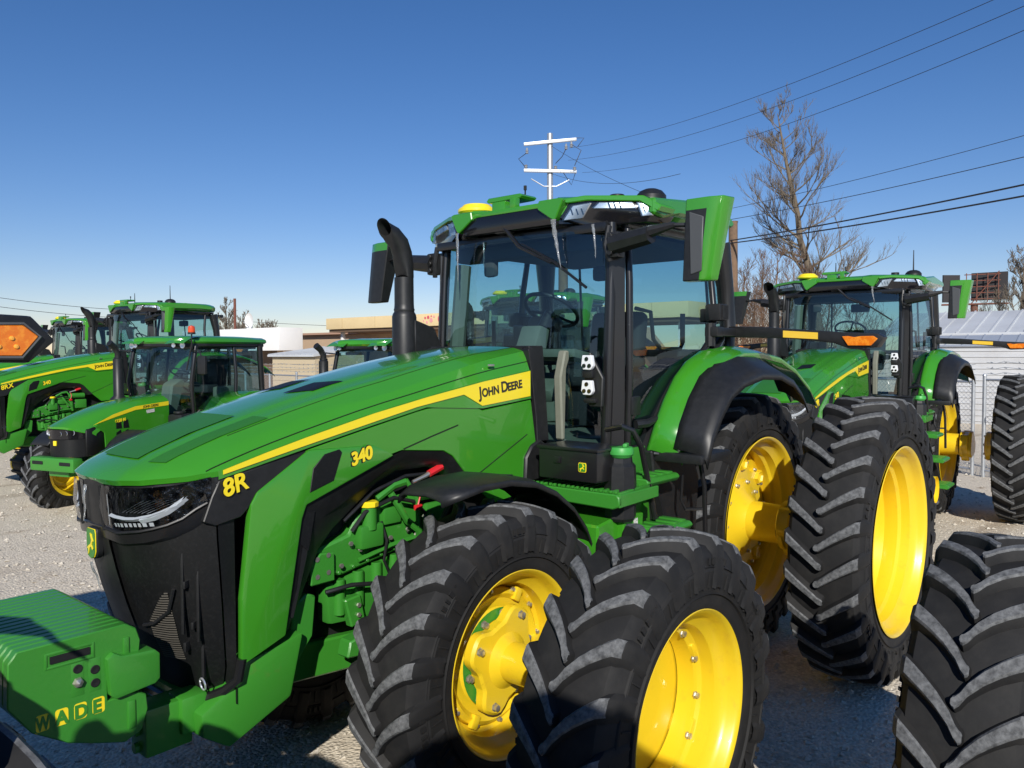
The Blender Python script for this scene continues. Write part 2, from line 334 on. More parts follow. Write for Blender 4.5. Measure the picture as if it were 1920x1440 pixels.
def make_tractor(model, label, wheels=True, group='large green row crop tractors with yellow stripes', weights=True, detail=True):
    t = empty('tractor'); tag(t, label, 'tractor', group)
    S2 = (1, -1)
    # ---- hood
    m = MB(); fs = [0, .2, .42, .46, .5, .6, .66, .69, .72, .82, .90, .95, 1]; fs = [-f for f in fs[:0:-1]]+fs
    Ts = [0, .008, .02, .04, .07, .11, .16, .22, .3, .38, .46, .54, .62, .7, .78, .85, .92, 1]
    rows = [[hood_pt(f, T) for f in fs] for T in Ts]
    lip = [[p+Vector((-.012, 0, -.022)) for p in rows[0]]]
    m.grid(lip+rows)
    for s in S2:
        top = [(x, lerp_tab(ZS, x)) for x in (4.33, 4.1, 3.89, 3.5, 3.14, 2.7, 2.27)]
        m.grid([[(x, s*.46, z) for x, z in top], [(x, s*.462, lerp_tab(ZL, x)-.006) for x, z in top]])
        m.prism([(x, lerp_tab(ZL, x)) for x in (2.25, 2.71, 2.86, 3.21, 3.9, 4.33)]+[(x, lerp_tab(ZL, x)-.012) for x in (4.33, 3.9, 3.21, 2.86, 2.71, 2.25)], 'y', s*.40, s*.456, mi=1)
    m.quad(*[(2.28, y, z) for y, z in ((-.46, 2.25), (.46, 2.25), (.40, 2.39), (-.40, 2.39))], mi=1)
    hood = m.build('hood', [GREEN, DARK], t, smooth=24)
    for s in S2:
        m = MB(); m.tube([hood_pt(s*.955, T)+Vector((0, s*.002, .002)) for T in Ts[1:]], .0022, 4); m.tube([hood_pt(s*.70, T)+Vector((0, 0, .0015)) for T in Ts[6:]], .0015, 4); m.build('panel_seam', DARK, hood)
        m = MB(); m.box((2.62, s*.452, 2.285), (.05, .010, .012), None, .003); m.build('latch', BOLT, hood)
    # raised ribs and dark vents on the hood
    def patch(T0, T1, f0, f1, off, mt, name, par, skew=0):
        mm = MB(); rr = []
        for i in range(9):
            T = T0+(T1-T0)*i/8
            rr.append([hood_pt(f0+(f1-f0)*j/5, T+skew*(j/5-.5))+Vector((0, 0, off)) for j in range(6)])
        mm.grid(rr); return mm.build(name, mt, par)
    for s in S2:
        patch(.395, .475, s*.14, s*.44, .004, SCREEN, 'hood_vent', hood, .03*s)
        patch(.045, .255, s*.52, s*.68, .004, mat('green_satin', (.028, .17, .02), .5, noise=(400, (.02, .13, .015), .4, .6)), 'hood_inlay', hood, .0)
    patch(.05, .24, -.36, .36, .005, MATS['green_satin'], 'hood_inlay', hood)
    # ---- yellow stripe and lettering
    for s in S2:
        m = MB(); up_ = [(x, lerp_tab(ZS, x)-.003) for x in (4.31, 4.1, 3.89, 3.5, 3.14, 2.7, 2.28)]
        lo = [(x, lerp_tab(ZL, x)+.010) for x in (2.28, 2.71, 2.86, 3.21, 3.9, 4.31)]
        up_ = [(x, z+(0 if x > 2.9 else 0)) for x, z in up_]
        lo = [(x, z-(.0)) for x, z in lo]
        m.prism(up_+lo, 'y', s*.4625, s*.4665)
        st = m.build('side_stripe', STRIPE, t)
        runs = [('J', .088, 0), ('OHN', .067, .022), ('D', .088, .188), ('EERE', .067, .246)]
        L0 = (2.735, .4675, 2.102) if s > 0 else (2.33, -.4675, 2.15)
        caps('lettering', runs, BLACKP, L0, (-s, 0, .125*s), (.02, 0, 1), st)
        # model letters with a dark outline
        xd = (-s, 0, .24*s); ox = 4.31 if s > 0 else 4.12
        oz = 1.752 if s > 0 else 1.80
        a = text('model_lettering', model[:2], .105, STRIPE, (ox, s*.4685, oz), (-s, 0, .25*s), (0, 0, 1), t, ext=.003, bold=.0022, shear=.15, sx=1.0)
        if len(model) > 2: text('model_lettering', model[2:], .105, STRIPE, (ox-s*.118, s*.4685, oz+.03*s), (-s, 0, .25*s), (0, 0, 1), t, ext=.003, bold=.0022, shear=.15)
        text('number_lettering', '340', .088, DARK, (3.645 if s > 0 else 3.49, s*.4675, 1.812 if s > 0 else 1.865), (-s, 0, .23*s), (0, 0, 1), t, ext=.001, bold=.0075, shear=.15, sx=1.0)
        text('number_lettering', '340', .088, STRIPE, (3.642 if s > 0 else 3.487, s*.4685, 1.812 if s > 0 else 1.865), (-s, 0, .23*s), (0, 0, 1), t, ext=.003, bold=.003, shear=.15, sx=1.0)
    # ---- side panels with arch, dark upper corner panel, vents
    for s in S2:
        m = MB()
        # main side sheet behind the arch
        m.prism([(2.26, 2.068), (2.70, 2.028), (2.85, 2.098), (3.21, 2.050), (3.885, 1.912), (3.90, 1.880), (3.60, 1.80), (3.385, 1.84), (3.31, 1.855), (3.01, 1.825), (2.94, 1.79), (2.78, 1.62), (2.62, 1.48), (2.36, 1.50), (2.28, 1.62), (2.20, 1.73)], 'y', s*.425, s*.455, .004)
        # front pillar
        m.prism([(3.885, 1.912), (4.15, 1.755), (4.185, 1.70), (4.235, 1.30), (4.24, 1.01), (4.02, 1.085), (3.925, 1.60), (3.90, 1.66), (3.37, 1.838), (3.5, 1.90)], 'y', s*.43, s*.468, .010, seg=2)
        side = m.build('side_panel', GREEN, t)
        m = MB(); m.prism([(3.80, 1.885), (3.715, 1.90), (3.70, 1.885), (3.75, 1.755), (3.885, 1.715), (3.865, 1.825)], 'y', s*.46, s*.472, .002); m.build('side_vent', SCREEN, side)
        m = MB(); m.tube([(3.30, s*.4565, 1.862), (3.1, s*.457, 1.912), (2.9, s*.457, 1.958)], .003, 5); m.tube([(2.80, s*.457, 1.64), (2.3, s*.457, 1.86)], .0025, 5); m.build('panel_seam', DARK, side)
        m = MB(); m.prism([(4.325, 1.825), (3.9, 1.908), (3.89, 1.905), (4.155, 1.745), (4.19, 1.69), (4.23, 1.655), (4.345, 1.635), (4.40, 1.66), (4.36, 1.76)], 'y', s*.42, s*.460, .004); m.build('corner_panel', BLACK, t)
        # black arch liner
        m = MB()
        outer = [(4.02, 1.09), (3.925, 1.60), (3.90, 1.655), (3.37, 1.835), (3.31, 1.852), (3.01, 1.822), (2.94, 1.785), (2.78, 1.62)]
        inner = [(3.94, 1.10), (3.76, 1.42), (3.68, 1.50), (3.40, 1.69), (3.27, 1.735), (3.05, 1.735), (2.97, 1.70), (2.85, 1.60)]
        m.grid([[(x, s*.452, z) for x, z in outer], [(x*.5+a*.5+.0, s*.425, z*.5+b*.5) for (x, z), (a, b) in zip(outer, inner)], [(x, s*.36, z) for x, z in inner], [(x, s*.12, z) for x, z in inner]])
        m.prism([(4.0, 1.16), (3.955, 1.40), (3.93, 1.58), (3.86, 1.60), (3.88, 1.42), (3.96, 1.14)], 'y', s*.40, s*.440, .004)
        lin = m.build('arch_liner', BLACK, t)
        m = MB(); m.prism([(3.945, 1.50), (3.93, 1.60), (3.89, 1.62), (3.84, 1.62), (3.88, 1.44)], 'y', s*.442, s*.446); m.build('liner_vent', SCREEN, lin)
    # ---- nose: grille, lamps, emblem
    m = MB()
    zs = [.84, .90, 1.0, 1.15, 1.3, 1.45, 1.58, 1.66, 1.74, 1.84]
    ys = [0, .05, .1, .16, .22, .28, .33, .38, .42, .45]; ys = [-y for y in ys[:0:-1]]+ys
    def hw(z): return lerp_tab([(.84, .72), (1.0, .88), (1.2, .97), (1.4, 1), (1.9, 1)], z)
    m.grid([[(nose_x(y, z)-.012, y*hw(z), z) for y in ys] for z in zs])
    for s in S2: m.grid([[(4.25, s*.44, z), (nose_x(.45, z)-.02, s*.45*hw(z), z)] for z in zs])
    gr = m.build('grille', SCREEN, t, smooth=50)
    # radiator seen through the screen
    m = MB()
    for k in range(34):
        z = 1.05+k*.011; ya = .22+max(0, (z-1.22))*.75; yb = .335
        if yb-ya > .01: m.grid([[(nose_x(y, z_)-.004, y*hw(z_), z_) for y in [ya+(yb-ya)*q/4 for q in range(5)]] for z_ in (z, z+.006)])
    m.build('radiator_fins', RAD, gr)
    m = MB()
    for y_, z_, dy_, dz_ in ((.38, 1.36, .012, .34), (.41, 1.30, .014, .30), (.40, 1.05, .02, .2), (.36, 1.12, .05, .04), (.395, 1.22, .05, .03), (.39, 1.40, .04, .03)):
        m.box((nose_x(y_, z_)-.002, y_*hw(z_)+.004, z_), (.012, dy_, dz_), (0, 0, -1.0), .002)
    m.tube([(nose_x(y, z)+.004, y*hw(z), z) for y, z in ((.36, 1.38), (.33, 1.28), (.25, 1.22), (.18, 1.20))], .008, 6)
    m.build('inner_pipes', BLACK, gr)
    m = MB(); m.tube([(nose_x(.38, .95)+.02+.02*math.cos(a/3)*.2, .375+.022*math.sin(a/3), .95+.026*math.cos(a/3)) for a in range(20)], .004, 5); m.build('tie_ring', CHROME, gr)
    # smooth black nose mask around the lamps
    m = MB(); ncol = 24
    cols = [-.455+.91*i/ncol for i in range(ncol+1)]
    m.grid([[(nose_x(y, z)+o, y, z) for y, z, o in ((y, head_low(y)-.055, -.010), (y, head_low(y)-.045, .012), (y, head_low(y), .014), (y, head_low(y)+.01, .0), (y, 1.80, -.005), (y, 1.845, -.02))] for y in cols])
    m.build('nose_mask', BLACKP, t, smooth=40)
    m = MB(); m.grid([[(nose_x(y, z)+.010-.16*y*y*4, y, z) for y in (-.10, -.05, 0, .05, .10)] for z in (1.15, 1.3, 1.45, 1.56, 1.62, 1.70, 1.78, 1.83)]); m.build('nose_ridge', BLACK, t, smooth=50)
    for s in S2:
        def P(y, z, o=0): return (nose_x(y, z)+o, s*y, z)
        def zt(y): return lerp_tab([(.1, 1.815), (.3, 1.812), (.40, 1.822), (.455, 1.85)], y)
        yy = [.115, .16, .20, .25, .30, .34, .38, .41, .435, .450]
        m = MB(); m.grid([[P(y, head_low(y)+.012, .006) for y in yy], [P(y, (head_low(y)+zt(y))/2, .004) for y in yy], [P(y, zt(y)-.004, .002) for y in yy]])
        hl = m.build('headlight', mat('lamp_interior', (.10, .105, .115), .16, metal=.9, noise=(22, (.015, .016, .018), .42, .58, 3), bump=(38, .6, .012)), t, smooth=60)
        m = MB()
        def band(pts, wdt, off=.013):
            m.grid([[P(y, z-wdt/2, off) for y, z in pts], [P(y, z, off+.012) for y, z in pts], [P(y, z+wdt/2, off) for y, z in pts]])
        band([(.155, 1.688), (.19, 1.682), (.24, 1.678), (.28, 1.680), (.33, 1.692), (.37, 1.712), (.40, 1.735), (.42, 1.765)], .018)
        band([(.30, 1.678), (.34, 1.690), (.38, 1.715), (.41, 1.755)], .030, .009)
        m.grid([[P(.135, z, .012), P(.150, z, .018)] for z in (1.645, 1.70, 1.775)])
        for i in range(9): m.grid([[P(.175+i*.019+q*.012, 1.642+.0012*i+k*.016, .012+.004*k) for q in (0, 1)] for k in (0, 1)])
        for q in range(7): m.grid([[P(.225+q*.016+dz*1.1, 1.706+dz*.62, .012), P(.233+q*.016+dz*1.0, 1.707+dz*.62, .018)] for dz in (0, .03, .06, .085)])
        m.build('lamp_reflector', mat('lamp_silver', (.80, .82, .85), .30, metal=.35), hl, smooth=50)
        m = MB(); m.grid([[P(y, head_low(y)+.008, .020) for y in yy], [P(y, (head_low(y)+zt(y))/2, .034) for y in yy], [P(y, zt(y)-.002, .020) for y in yy]]); m.build('lamp_cover', LENS, hl, smooth=60)
        m = MB(); m.tube([P(y, head_low(y)+.004, .022) for y in yy], .006, 6); m.tube([P(.107, z, .022) for z in (1.62, 1.7, 1.81)], .006, 6); m.build('lamp_bezel', BLACK, hl)
    # emblem
    m = MB(); shp = [(-.040, .045), (-.034, .062), (.034, .062), (.040, .045), (.040, -.030), (.028, -.052), (0, -.062), (-.028, -.052), (-.040, -.030)]
    ex = 4.655
    m.prism([(y*1.15, 1.55+z*1.12) for y, z in shp], 'x', ex-.03, ex+.002, .006, 2); m.prism([(y*1.06, 1.55+z*1.05) for y, z in shp], 'x', ex+.002, ex+.006, .001, 0); m.prism([(y*1.0, 1.55+z*1.02) for y, z in shp], 'x', ex+.006, ex+.009, 0, 1)
    deer = [(-.030, -.020), (-.014, -.010), (.004, -.002), (.012, .012), (.004, .026), (.000, .038), (.006, .030), (.012, .024), (.014, .036), (.017, .024), (.024, .016), (.030, .010), (.020, .006), (.014, -.006), (.024, -.018), (.032, -.016), (.022, -.024), (.008, -.012), (-.008, -.020), (-.014, -.038), (-.024, -.046), (-.018, -.030), (-.020, -.022)]
    m.prism([(y*1.05, 1.553+z*1.15) for y, z in deer], 'x', ex+.009, ex+.012, 0, 0)
    m.build('emblem', [STRIPE, CAST, BLACK], t)
    # ---- chassis: front frame casting, hitch block, rails, engine, axle
    m = MB()
    for s in S2:
        m.prism([(3.90, 1.06), (3.97, .78), (4.28, .655), (4.40, .74), (4.41, .84), (4.34, .875), (4.235, .93), (4.24, 1.00)], 'y', s*.30, s*.43, .018, seg=2)
        m.prism([(3.99, .92), (3.2, .86), (2.4, .85), (2.4, .65), (3.3, .68), (3.99, .74)], 'y', s*.08, s*.20, .01)
        m.box((4.50, s*.27, .80), (.20, .14, .20), None, .012)
        for dz in (-.07, .0, .07): m.cyl((4.605, s*.27, .80+dz), .022, .03, 'x', 10)
        m.box((4.40, s*.30, .83), (.12, .13, .16), None, .02)
    m.box((4.25, 0, .80), (.30, .56, .16), None, .02)
    fr = m.build('front_frame', CASTDIRT, t)
    m = MB(); m.tube([(4.235, .455, 1.04), (4.25, .45, .95), (4.29, .41, .905), (4.38, .30, .845), (4.41, .1, .83), (4.41, -.1, .83), (4.38, -.30, .845), (4.29, -.41, .905), (4.25, -.45, .95), (4.235, -.455, 1.04)], .022, 8); m.build('lower_trim', BLACKP, t)
    m = MB()
    m.box((3.15, 0, 1.10), (.9, .40, .26), None, .02); m.box((3.2, 0, 1.36), (1.15, .40, .30), None, .02); m.box((1.9, 0, .95), (1.6, .5, .5), None, .03); m.box((.4, 0, 1.02), (1.4, .6, .62), None, .05)
    for s in S2:
        y0 = s*.30
        m.prism([(3.80, 1.34), (3.74, 1.40), (3.55, 1.44), (3.50, 1.52), (3.40, 1.58), (3.20, 1.60), (3.0, 1.50), (2.95, 1.40), (3.05, 1.33), (3.60, 1.24), (3.66, 1.26), (3.78, 1.24)], 'y', y0-s*.1, y0+s*.02, .012)
        m.prism([(3.80, 1.235), (3.66, 1.235), (3.66, 1.375), (3.74, 1.385), (3.80, 1.34)], 'y', y0+s*.02, y0+s*.05, .006)
        m.prism([(3.68, 1.20), (3.1, 1.30), (3.1, 1.02), (3.42, .98), (3.66, 1.0)], 'y', y0-s*.1, y0+s*.0, .02, seg=2)
        for k in range(4): m.cyl((3.60-k*.12, y0-.0*s, 1.13+.02*k), .03, .18, 'z', 12)
        m.prism([(3.60, 1.12), (3.50, 1.13), (3.47, .99), (3.56, .97)], 'y', y0+s*.0, y0+s*.05, .008)
        m.prism([(3.90, 1.17), (3.83, 1.21), (3.78, 1.19), (3.80, 1.00), (3.92, .86), (3.95, .88)], 'y', y0+s*.02, y0+s*.06, .008)
        m.prism([(3.60, .92), (3.42, .95), (3.36, .86), (3.46, .82), (3.62, .84)], 'y', y0, y0+s*.09, .008)
        m.cyl((3.44, y0+s*.045, 1.51), .040, .12, 'z', 14); m.box((3.44, y0+s*.04, 1.42), (.15, .07, .12), None, .015)
        m.cyl((3.02, y0+s*.05, 1.60), .048, .26, 'x', 16)
        m.tube([(3.30, y0+s*.05, 1.62), (3.26, y0+s*.07, 1.55), (3.20, y0+s*.07, 1.46), (3.12, y0+s*.07, 1.40), (3.10, y0+s*.06, 1.33)], .020, 8)
        m.tube([(3.20, y0+s*.06, 1.68), (3.14, y0+s*.08, 1.58), (3.13, y0+s*.08, 1.42)], .013, 8)
        m.tube([(3.5, y0+s*.03, 1.30), (3.3, y0+s*.05, 1.345), (3.1, y0+s*.05, 1.36)], .012, 6)
        m.tube([(3.38, y0+s*.03, 1.60), (3.28, y0+s*.05, 1.66), (3.2, y0+s*.05, 1.67)], .022, 8)
        m.box((2.95, y0+s*.03, 1.45), (.2, .06, .16), None, .012); m.box((3.28, y0+s*.02, 1.50), (.12, .05, .09), None, .01)
        for k in range(7): m.cyl((3.62-k*.09, y0+s*.024, 1.262+.014*k), .010, .02, 'y', 6)
        # axle arm and knuckle
        m.tube([(3.03, s*.2, .80), (3.03, s*.50, .79), (3.03, s*.72, .796)], [.15, .12, .15], 14)
        m.tube([(3.35, s*.32, .93), (3.38, s*.42, .82), (3.36, s*.50, .72)], [.07, .06, .05], 8)
        m.prism([(3.30, 1.02), (3.12, 1.10), (2.9, 1.05), (2.85, .70), (3.2, .60), (3.42, .72), (3.5, .86)], 'y', s*.34, s*.47, .03, seg=2)
        m.tube([(.0, s*.2, 1.017), (0, s*.78, 1.017)], [.22, .15], 16)
    eng = m.build('engine_block', CAST, t)
    m = MB(); m.box((3.1, 0, 1.62), (1.5, .5, .5)); m.box((3.1, 0, 1.15), (1.62, .3, .9)); m.build('dark_bay_fill', DARK, t)  # added black boxes stand in for the dark engine interior and stop see-through
    for s in S2:
        m = MB(); m.lathe([(-.014, .0005), (-.014, .048), (.008, .050), (.014, .042), (.014, .0005)], (3.44, s*.345, 1.585), 'z', 8); m.build('filler_cap', STRIPE, eng)
        for (a, b) in ((3.765, 1.36), (3.70, 1.37), (3.765, 1.275), (3.70, 1.285)): m = MB(); m.lathe([(0, .009), (s*.004, .013), (s*.004, .0005)], (a, s*.35, b), 'y', 12); m.build('bolt', BOLT, eng)
    m = MB(); m.tube([(3.16, .37, 1.665), (3.08, .385, 1.69), (3.02, .39, 1.715)], [.010, .012, .018], 8, 1); m.tube([(3.06, .39, 1.70), (2.97, .395, 1.73)], .020, 8); m.tube([(3.14, .38, 1.66), (3.13, .40, 1.60), (3.15, .40, 1.545)], .005, 5); m.box((3.15, .40, 1.53), (.05, .02, .03), None, .006); m.build('safety_plug', [RED, BOLT], eng)
    for s in S2:
        y0 = s*.345
        for nm_, pts, rr_ in (('hose', [(3.55, y0, 1.46), (3.48, y0+s*.02, 1.55), (3.30, y0+s*.03, 1.60), (3.16, y0+s*.03, 1.56), (3.05, y0, 1.48)], .011), ('hose', [(3.70, y0-s*.02, 1.18), (3.58, y0+s*.03, 1.20), (3.40, y0+s*.03, 1.17), (3.28, y0+s*.02, 1.10), (3.20, y0, .98)], .012),
                              ('hose', [(3.36, y0, 1.48), (3.34, y0+s*.02, 1.38), (3.36, y0+s*.02, 1.28), (3.30, y0, 1.18)], .008), ('cable', [(3.60, y0, 1.52), (3.42, y0+s*.01, 1.645), (3.2, y0+s*.01, 1.70), (2.95, y0, 1.69)], .010)):
            m = MB(); m.tube(pts, rr_, 8); m.build(nm_, BLACK, eng)
        for (a, b) in ((3.56, 1.40), (3.50, 1.36), (3.30, 1.385), (3.18, 1.41), (3.52, 1.08), (3.52, 1.03), (3.40, .93), (3.06, 1.46), (3.12, 1.37), (3.62, 1.30)): m = MB(); m.lathe([(0, .013), (s*.010, .012), (s*.010, .0005)], (a, s*.345 if b > 1.2 else s*.352, b), 'y', 6); m.build('bolt', BOLT, eng)
    # ---- front weights
    if weights:
        m = MB(); n = 16; wy = .725/n
        body = [(5.135, 1.13), (5.13, 1.285), (5.10, 1.322), (4.73, 1.325), (4.69, 1.30), (4.674, 1.25), (4.68, 1.20), (4.72, 1.19), (4.79, 1.20), (4.80, 1.18), (4.80, 1.05), (4.72, 1.055), (4.69, 1.05), (4.655, 1.03), (4.65, .97), (4.675, .895), (4.74, .868), (4.85, .905), (4.94, .94), (5.06, 1.02)]
        for k in range(n):
            y0 = -.25+k*wy
            if k == n-1:
                m.prism(body, 'y', y0+.002, y0+wy, .004)
            else: m.prism(body, 'y', y0+.002, y0+wy-.002, .006)
        for (cx, cz, dx, dz) in ((4.93, 1.285, .16, .012), (4.93, 1.235, .16, .010)): m.box((cx, .472, cz), (dx, .012, dz), (0, .0, 0), .004)
        m.box((4.85, .472, 1.26), (.012, .012, .06), None, .004); m.box((5.01, .472, 1.26), (.010, .012, .06), None, .004)
        for cx in (4.905, 4.845): m.box((cx, .472, 1.165), (.046, .008, .125), None, .004)
        m.box((4.73, .474, 1.24), (.022, .014, .07), None, .004); m.box((4.715, .474, .97), (.030, .016, .11), None, .006)
        wt = m.build('front_weights', CAST, t)
        m = MB()
        m.prism([(4.80, 1.075), (4.81, 1.215), (4.785, 1.235), (4.755, 1.215), (4.70, 1.21), (4.63, 1.205), (4.61, 1.185), (4.61, 1.085), (4.63, 1.07), (4.78, 1.055)], 'y', .40, .50, .008, seg=2); m.build('weight_lug', CAST, wt)
        m = MB()
        for cx, cz in ((4.905, 1.205), (4.845, 1.185), (4.845, 1.135)): m.lathe([(0, .0005), (.0015, .015), (0, .017)], (cx, .4785, cz), 'y', 14)
        m.box((4.93, .474, 1.262), (.135, .012, .026), None); m.build('weight_hole', DARK, wt)
        m = MB(); m.lathe([(0, .02), (.012, .016), (.02, .0005)], (4.905, .477, 1.155), 'y', 6); m.build('bolt', BOLT, wt)
        for i, ch in enumerate('WADE'):
            x0 = 5.025-i*.0635; z0 = 1.046
            m = MB(); wd2, hg = .0275, .036
            rr = []
            for (sx, sz) in ((1, 1), (-1, 1), (-1, -1), (1, -1)):
                for q in range(4):
                    a = (q/3)*math.pi/2+{(1, 1): 0, (-1, 1): math.pi/2, (-1, -1): math.pi, (1, -1): 1.5*math.pi}[(sx, sz)]
                    rr.append((x0+sx*(wd2-.012)+.012*math.cos(a)-.0, z0+sz*(hg-.012)+.012*math.sin(a)))
            m.prism([(x, z) for x, z in rr], 'y', .47, .4745, .001); pl = m.build('letter_plate', STRIPE, wt)
            m2 = MB(); m2.prism([(x0+(x-x0)*.80, z0+(z-z0)*.84) for x, z in rr], 'y', .4745, .4752); m2.build('letter_recess', STRIPE, pl)
            text('lettering', ch, .068, CAST, (x0+.0215, .4757, z0-.0245), (-1, 0, 0), (0, 0, 1), pl, ext=.0015, bold=.003, sx=.62 if ch == 'W' else .9)
    # ---- front fenders
    if wheels:
        for s in S2:
            m = MB(); pr = []
            for k in range(15):
                a = R(118-k*9.5); rr_ = .90+.02*math.sin(k); pr.append((3.03+.93*math.cos(a), .80+.95*math.sin(a)-.0))
            pr = [(3.47, 1.675), (3.40, 1.715), (3.25, 1.735), (3.05, 1.735), (2.85, 1.70), (2.68, 1.63), (2.52, 1.52), (2.40, 1.39), (2.33, 1.26), (2.30, 1.12)]
            m.grid([[(x, s*y, z-dz) for y, dz in ((.60, .05), (.61, .012), (.64, 0), (.80, -.008), (.93 if i_ else .86, 0), (.975 if i_ else .90, .012), (.985 if i_ else .91, .04))] for i_, (x, z) in enumerate(pr)])
            ff = m.build('front_fender', BLACK, t, smooth=50)
            bmod = ff.modifiers.new('thick', 'SOLIDIFY'); bmod.thickness = .012
            m = MB(); m.tube([(3.1, s*.35, 1.25), (3.05, s*.48, 1.45), (3.0, s*.62, 1.70), (2.9, s*.85, 1.70)], .022, 8); m.tube([(2.7, s*.40, 1.1), (2.6, s*.55, 1.35), (2.6, s*.65, 1.55), (2.6, s*.85, 1.56)], .022, 8); m.build('fender_bracket', BLACK, ff)
    # ---- cab
    m = MB()
    FX, AY = 1.82, .735
    for s in S2:
        m.tube([(1.86, s*.735, 1.74), (1.85, s*.745, 2.2), (1.825, s*.745, 2.7), (1.80, s*.735, 3.17)], .036, 8)       # A post
        m.tube([(1.76, s*.83, 1.74), (1.76, s*.845, 2.2), (1.74, s*.83, 2.8), (1.72, s*.80, 3.15)], .024, 8)          # door frame front
        m.tube([(.70, s*.86, 3.15), (.74, s*.885, 2.85), (.74, s*.91, 2.62), (.80, s*.92, 2.46), (.95, s*.93, 2.36), (1.10, s*.925, 2.22), (1.22, s*.92, 2.0), (1.34, s*.90, 1.84), (1.42, s*.88, 1.76), (1.77, s*.83, 1.74)], .024, 8)
        m.tube([(.50, s*.82, 3.16), (.45, s*.85, 2.85), (.43, s*.865, 2.55), (.46, s*.87, 2.38)], [.09, .066, .062, .062], 8); m.tube([(.70, s*.855, 3.14), (.73, s*.88, 2.85), (.73, s*.90, 2.62)], .020, 6)             # C post
        m.tube([(.30, s*.60, 3.14), (.22, s*.62, 2.38)], .012, 6)
        m.tube([(.60, s*.88, 2.52), (.66, s*.90, 2.44), (.82, s*.935, 2.36), (.98, s*.96, 2.30), (1.10, s*.965, 2.18)], [.045, .05, .048, .040, .025], 8)
        m.box((1.15, s*.80, 3.165), (1.2, .06, .05), None, .01); m.prism([(1.855, s*.755), (1.775, s*.82), (1.755, s*.80), (1.83, s*.73)], 'z', 1.74, 3.10)
    m.box((1.86, 0, 3.14), (.06, 1.5, .06), None, .01); m.box((.22, 0, 3.14), (.06, 1.44, .06), None, .01); m.box((.21, 0, 2.35), (.06, 1.44, .06), None, .01)
    m.box((1.92, 0, 1.75), (.06, 1.48, .07), None, .01); m.box((1.05, 0, 1.70), (1.75, 1.5, .08), None, .02)
    cab = m.build('cab_frame', BLACKP, t, smooth=50)
    # windshield (curved) and side glass
    m = MB(); gr_ = []
    for z, x in ((1.78, 1.875), (2.2, 1.865), (2.6, 1.845), (2.95, 1.83), (3.13, 1.815)):
        gr_.append([(x+.15*(1-(y/.72)**2), y, z) for y in [-.715+1.43*i/14 for i in range(15)]])
    m.grid(gr_); m.build('windshield', GLASS, cab, smooth=60)
    for s in S2:
        m = MB()
        m.grid([[(1.745, s*.845, 1.77), (1.60, s*.865, 1.77), (1.43, s*.885, 1.78)], [(1.745, s*.85, 2.0), (1.5, s*.885, 2.0), (1.22, s*.915, 2.01)], [(1.745, s*.855, 2.22), (1.45, s*.89, 2.23), (1.10, s*.92, 2.24)], [(1.745, s*.85, 2.38), (1.35, s*.895, 2.38), (.95, s*.925, 2.38)],
                [(1.74, s*.84, 2.62), (1.25, s*.89, 2.62), (.74, s*.905, 2.62)], [(1.735, s*.83, 2.9), (1.25, s*.865, 2.9), (.73, s*.88, 2.9)], [(1.735, s*.80, 3.14), (1.25, s*.84, 3.14), (.70, s*.855, 3.14)]])
        dg = m.build('door_glass', GLASS, cab, smooth=60)
        m = MB(); m.quad((.71, s*.885, 2.50), (.45, s*.86, 2.42), (.48, s*.83, 3.12), (.70, s*.855, 3.12)); m.build('quarter_glass', GLASS, cab)
        m = MB(); m.box((1.375, s*.925, 1.915), (.07, .004, .095), (0, .1, 0)); m.build('warning_label', YLABEL, dg)
        m = MB(); m.tube([(1.72, s*.865, 1.90), (1.64, s*.90, 1.905), (1.54, s*.91, 1.93)], [.03, .028, .02], 8); m.box((1.72, s*.86, 2.02), (.10, .03, .12), None, .01); m.build('door_handle', BLACK, dg)
        m = MB(); m.tube([(1.13, s*.87, 2.42), (1.13, s*.87, 2.62)], .018, 8); m.tube([(1.62, s*.80, 2.64), (1.50, s*.84, 2.62), (1.48, s*.85, 2.44), (1.40, s*.86, 2.38), (1.16, s*.87, 2.38), (1.13, s*.87, 2.42)], .014, 8); m.build('grab_rail', BLACKP, dg)
    m = MB(); m.grid([[(x_, y_, z_) for x_, y_ in ((.44, -.84), (.30, -.74), (.24, -.4), (.22, 0), (.24, .4), (.30, .74), (.44, .84))] for z_ in (2.38, 3.12)]); m.build('rear_window', GLASS, cab)
    # interior
    m = MB()
    m.tube([(1.84, -.60, 1.8), (1.82, -.61, 2.4), (1.76, -.60, 3.0)], .058, 8)      # light trim on the right post
    m.box((1.62, -.70, 1.95), (.30, .06, .38), (0, .0, 0), .03); m.box((1.70, .10, 2.12), (.26, .34, .10), (0, .5, 0), .03)
    m.prism([(1.92, 1.78), (1.80, 1.78), (1.66, 2.30), (1.60, 2.52), (1.70, 2.55), (1.80, 2.34)], 'y', -.09, .09, .02, seg=2)
    m.prism([(2.0, 1.80), (1.97, 1.80), (1.955, 2.25), (1.90, 2.37), (1.97, 2.37), (2.02, 2.20)], 'y', .44, .50, .01); m.box((1.80, .30, 2.34), (.20, .44, .06), (0, -.15, 0), .02)
    m.box((1.0, -.62, 2.05), (.75, .20, .16), None, .05); m.box((.55, .60, 2.02), (.5, .2, .5), None, .06); m.box((.55, -.60, 2.02), (.5, .2, .5), None, .06)
    m.box((1.2, 0, 1.76), (1.4, 1.36, .03)); m.build('cab_trim', TRIM, cab)
    m = MB(); m.box((1.0, 0, 3.12), (1.5, 1.38, .05)); m.box((1.70, 0, 3.08), (.16, 1.34, .12), None, .03)
    m.box((1.72, -.36, 2.98), (.06, .11, .15), None, .03); m.box((.60, -.1, 3.0), (.08, .26, .12), None, .03); m.box((1.68, .25, 3.0), (.05, .10, .08), None, .02)
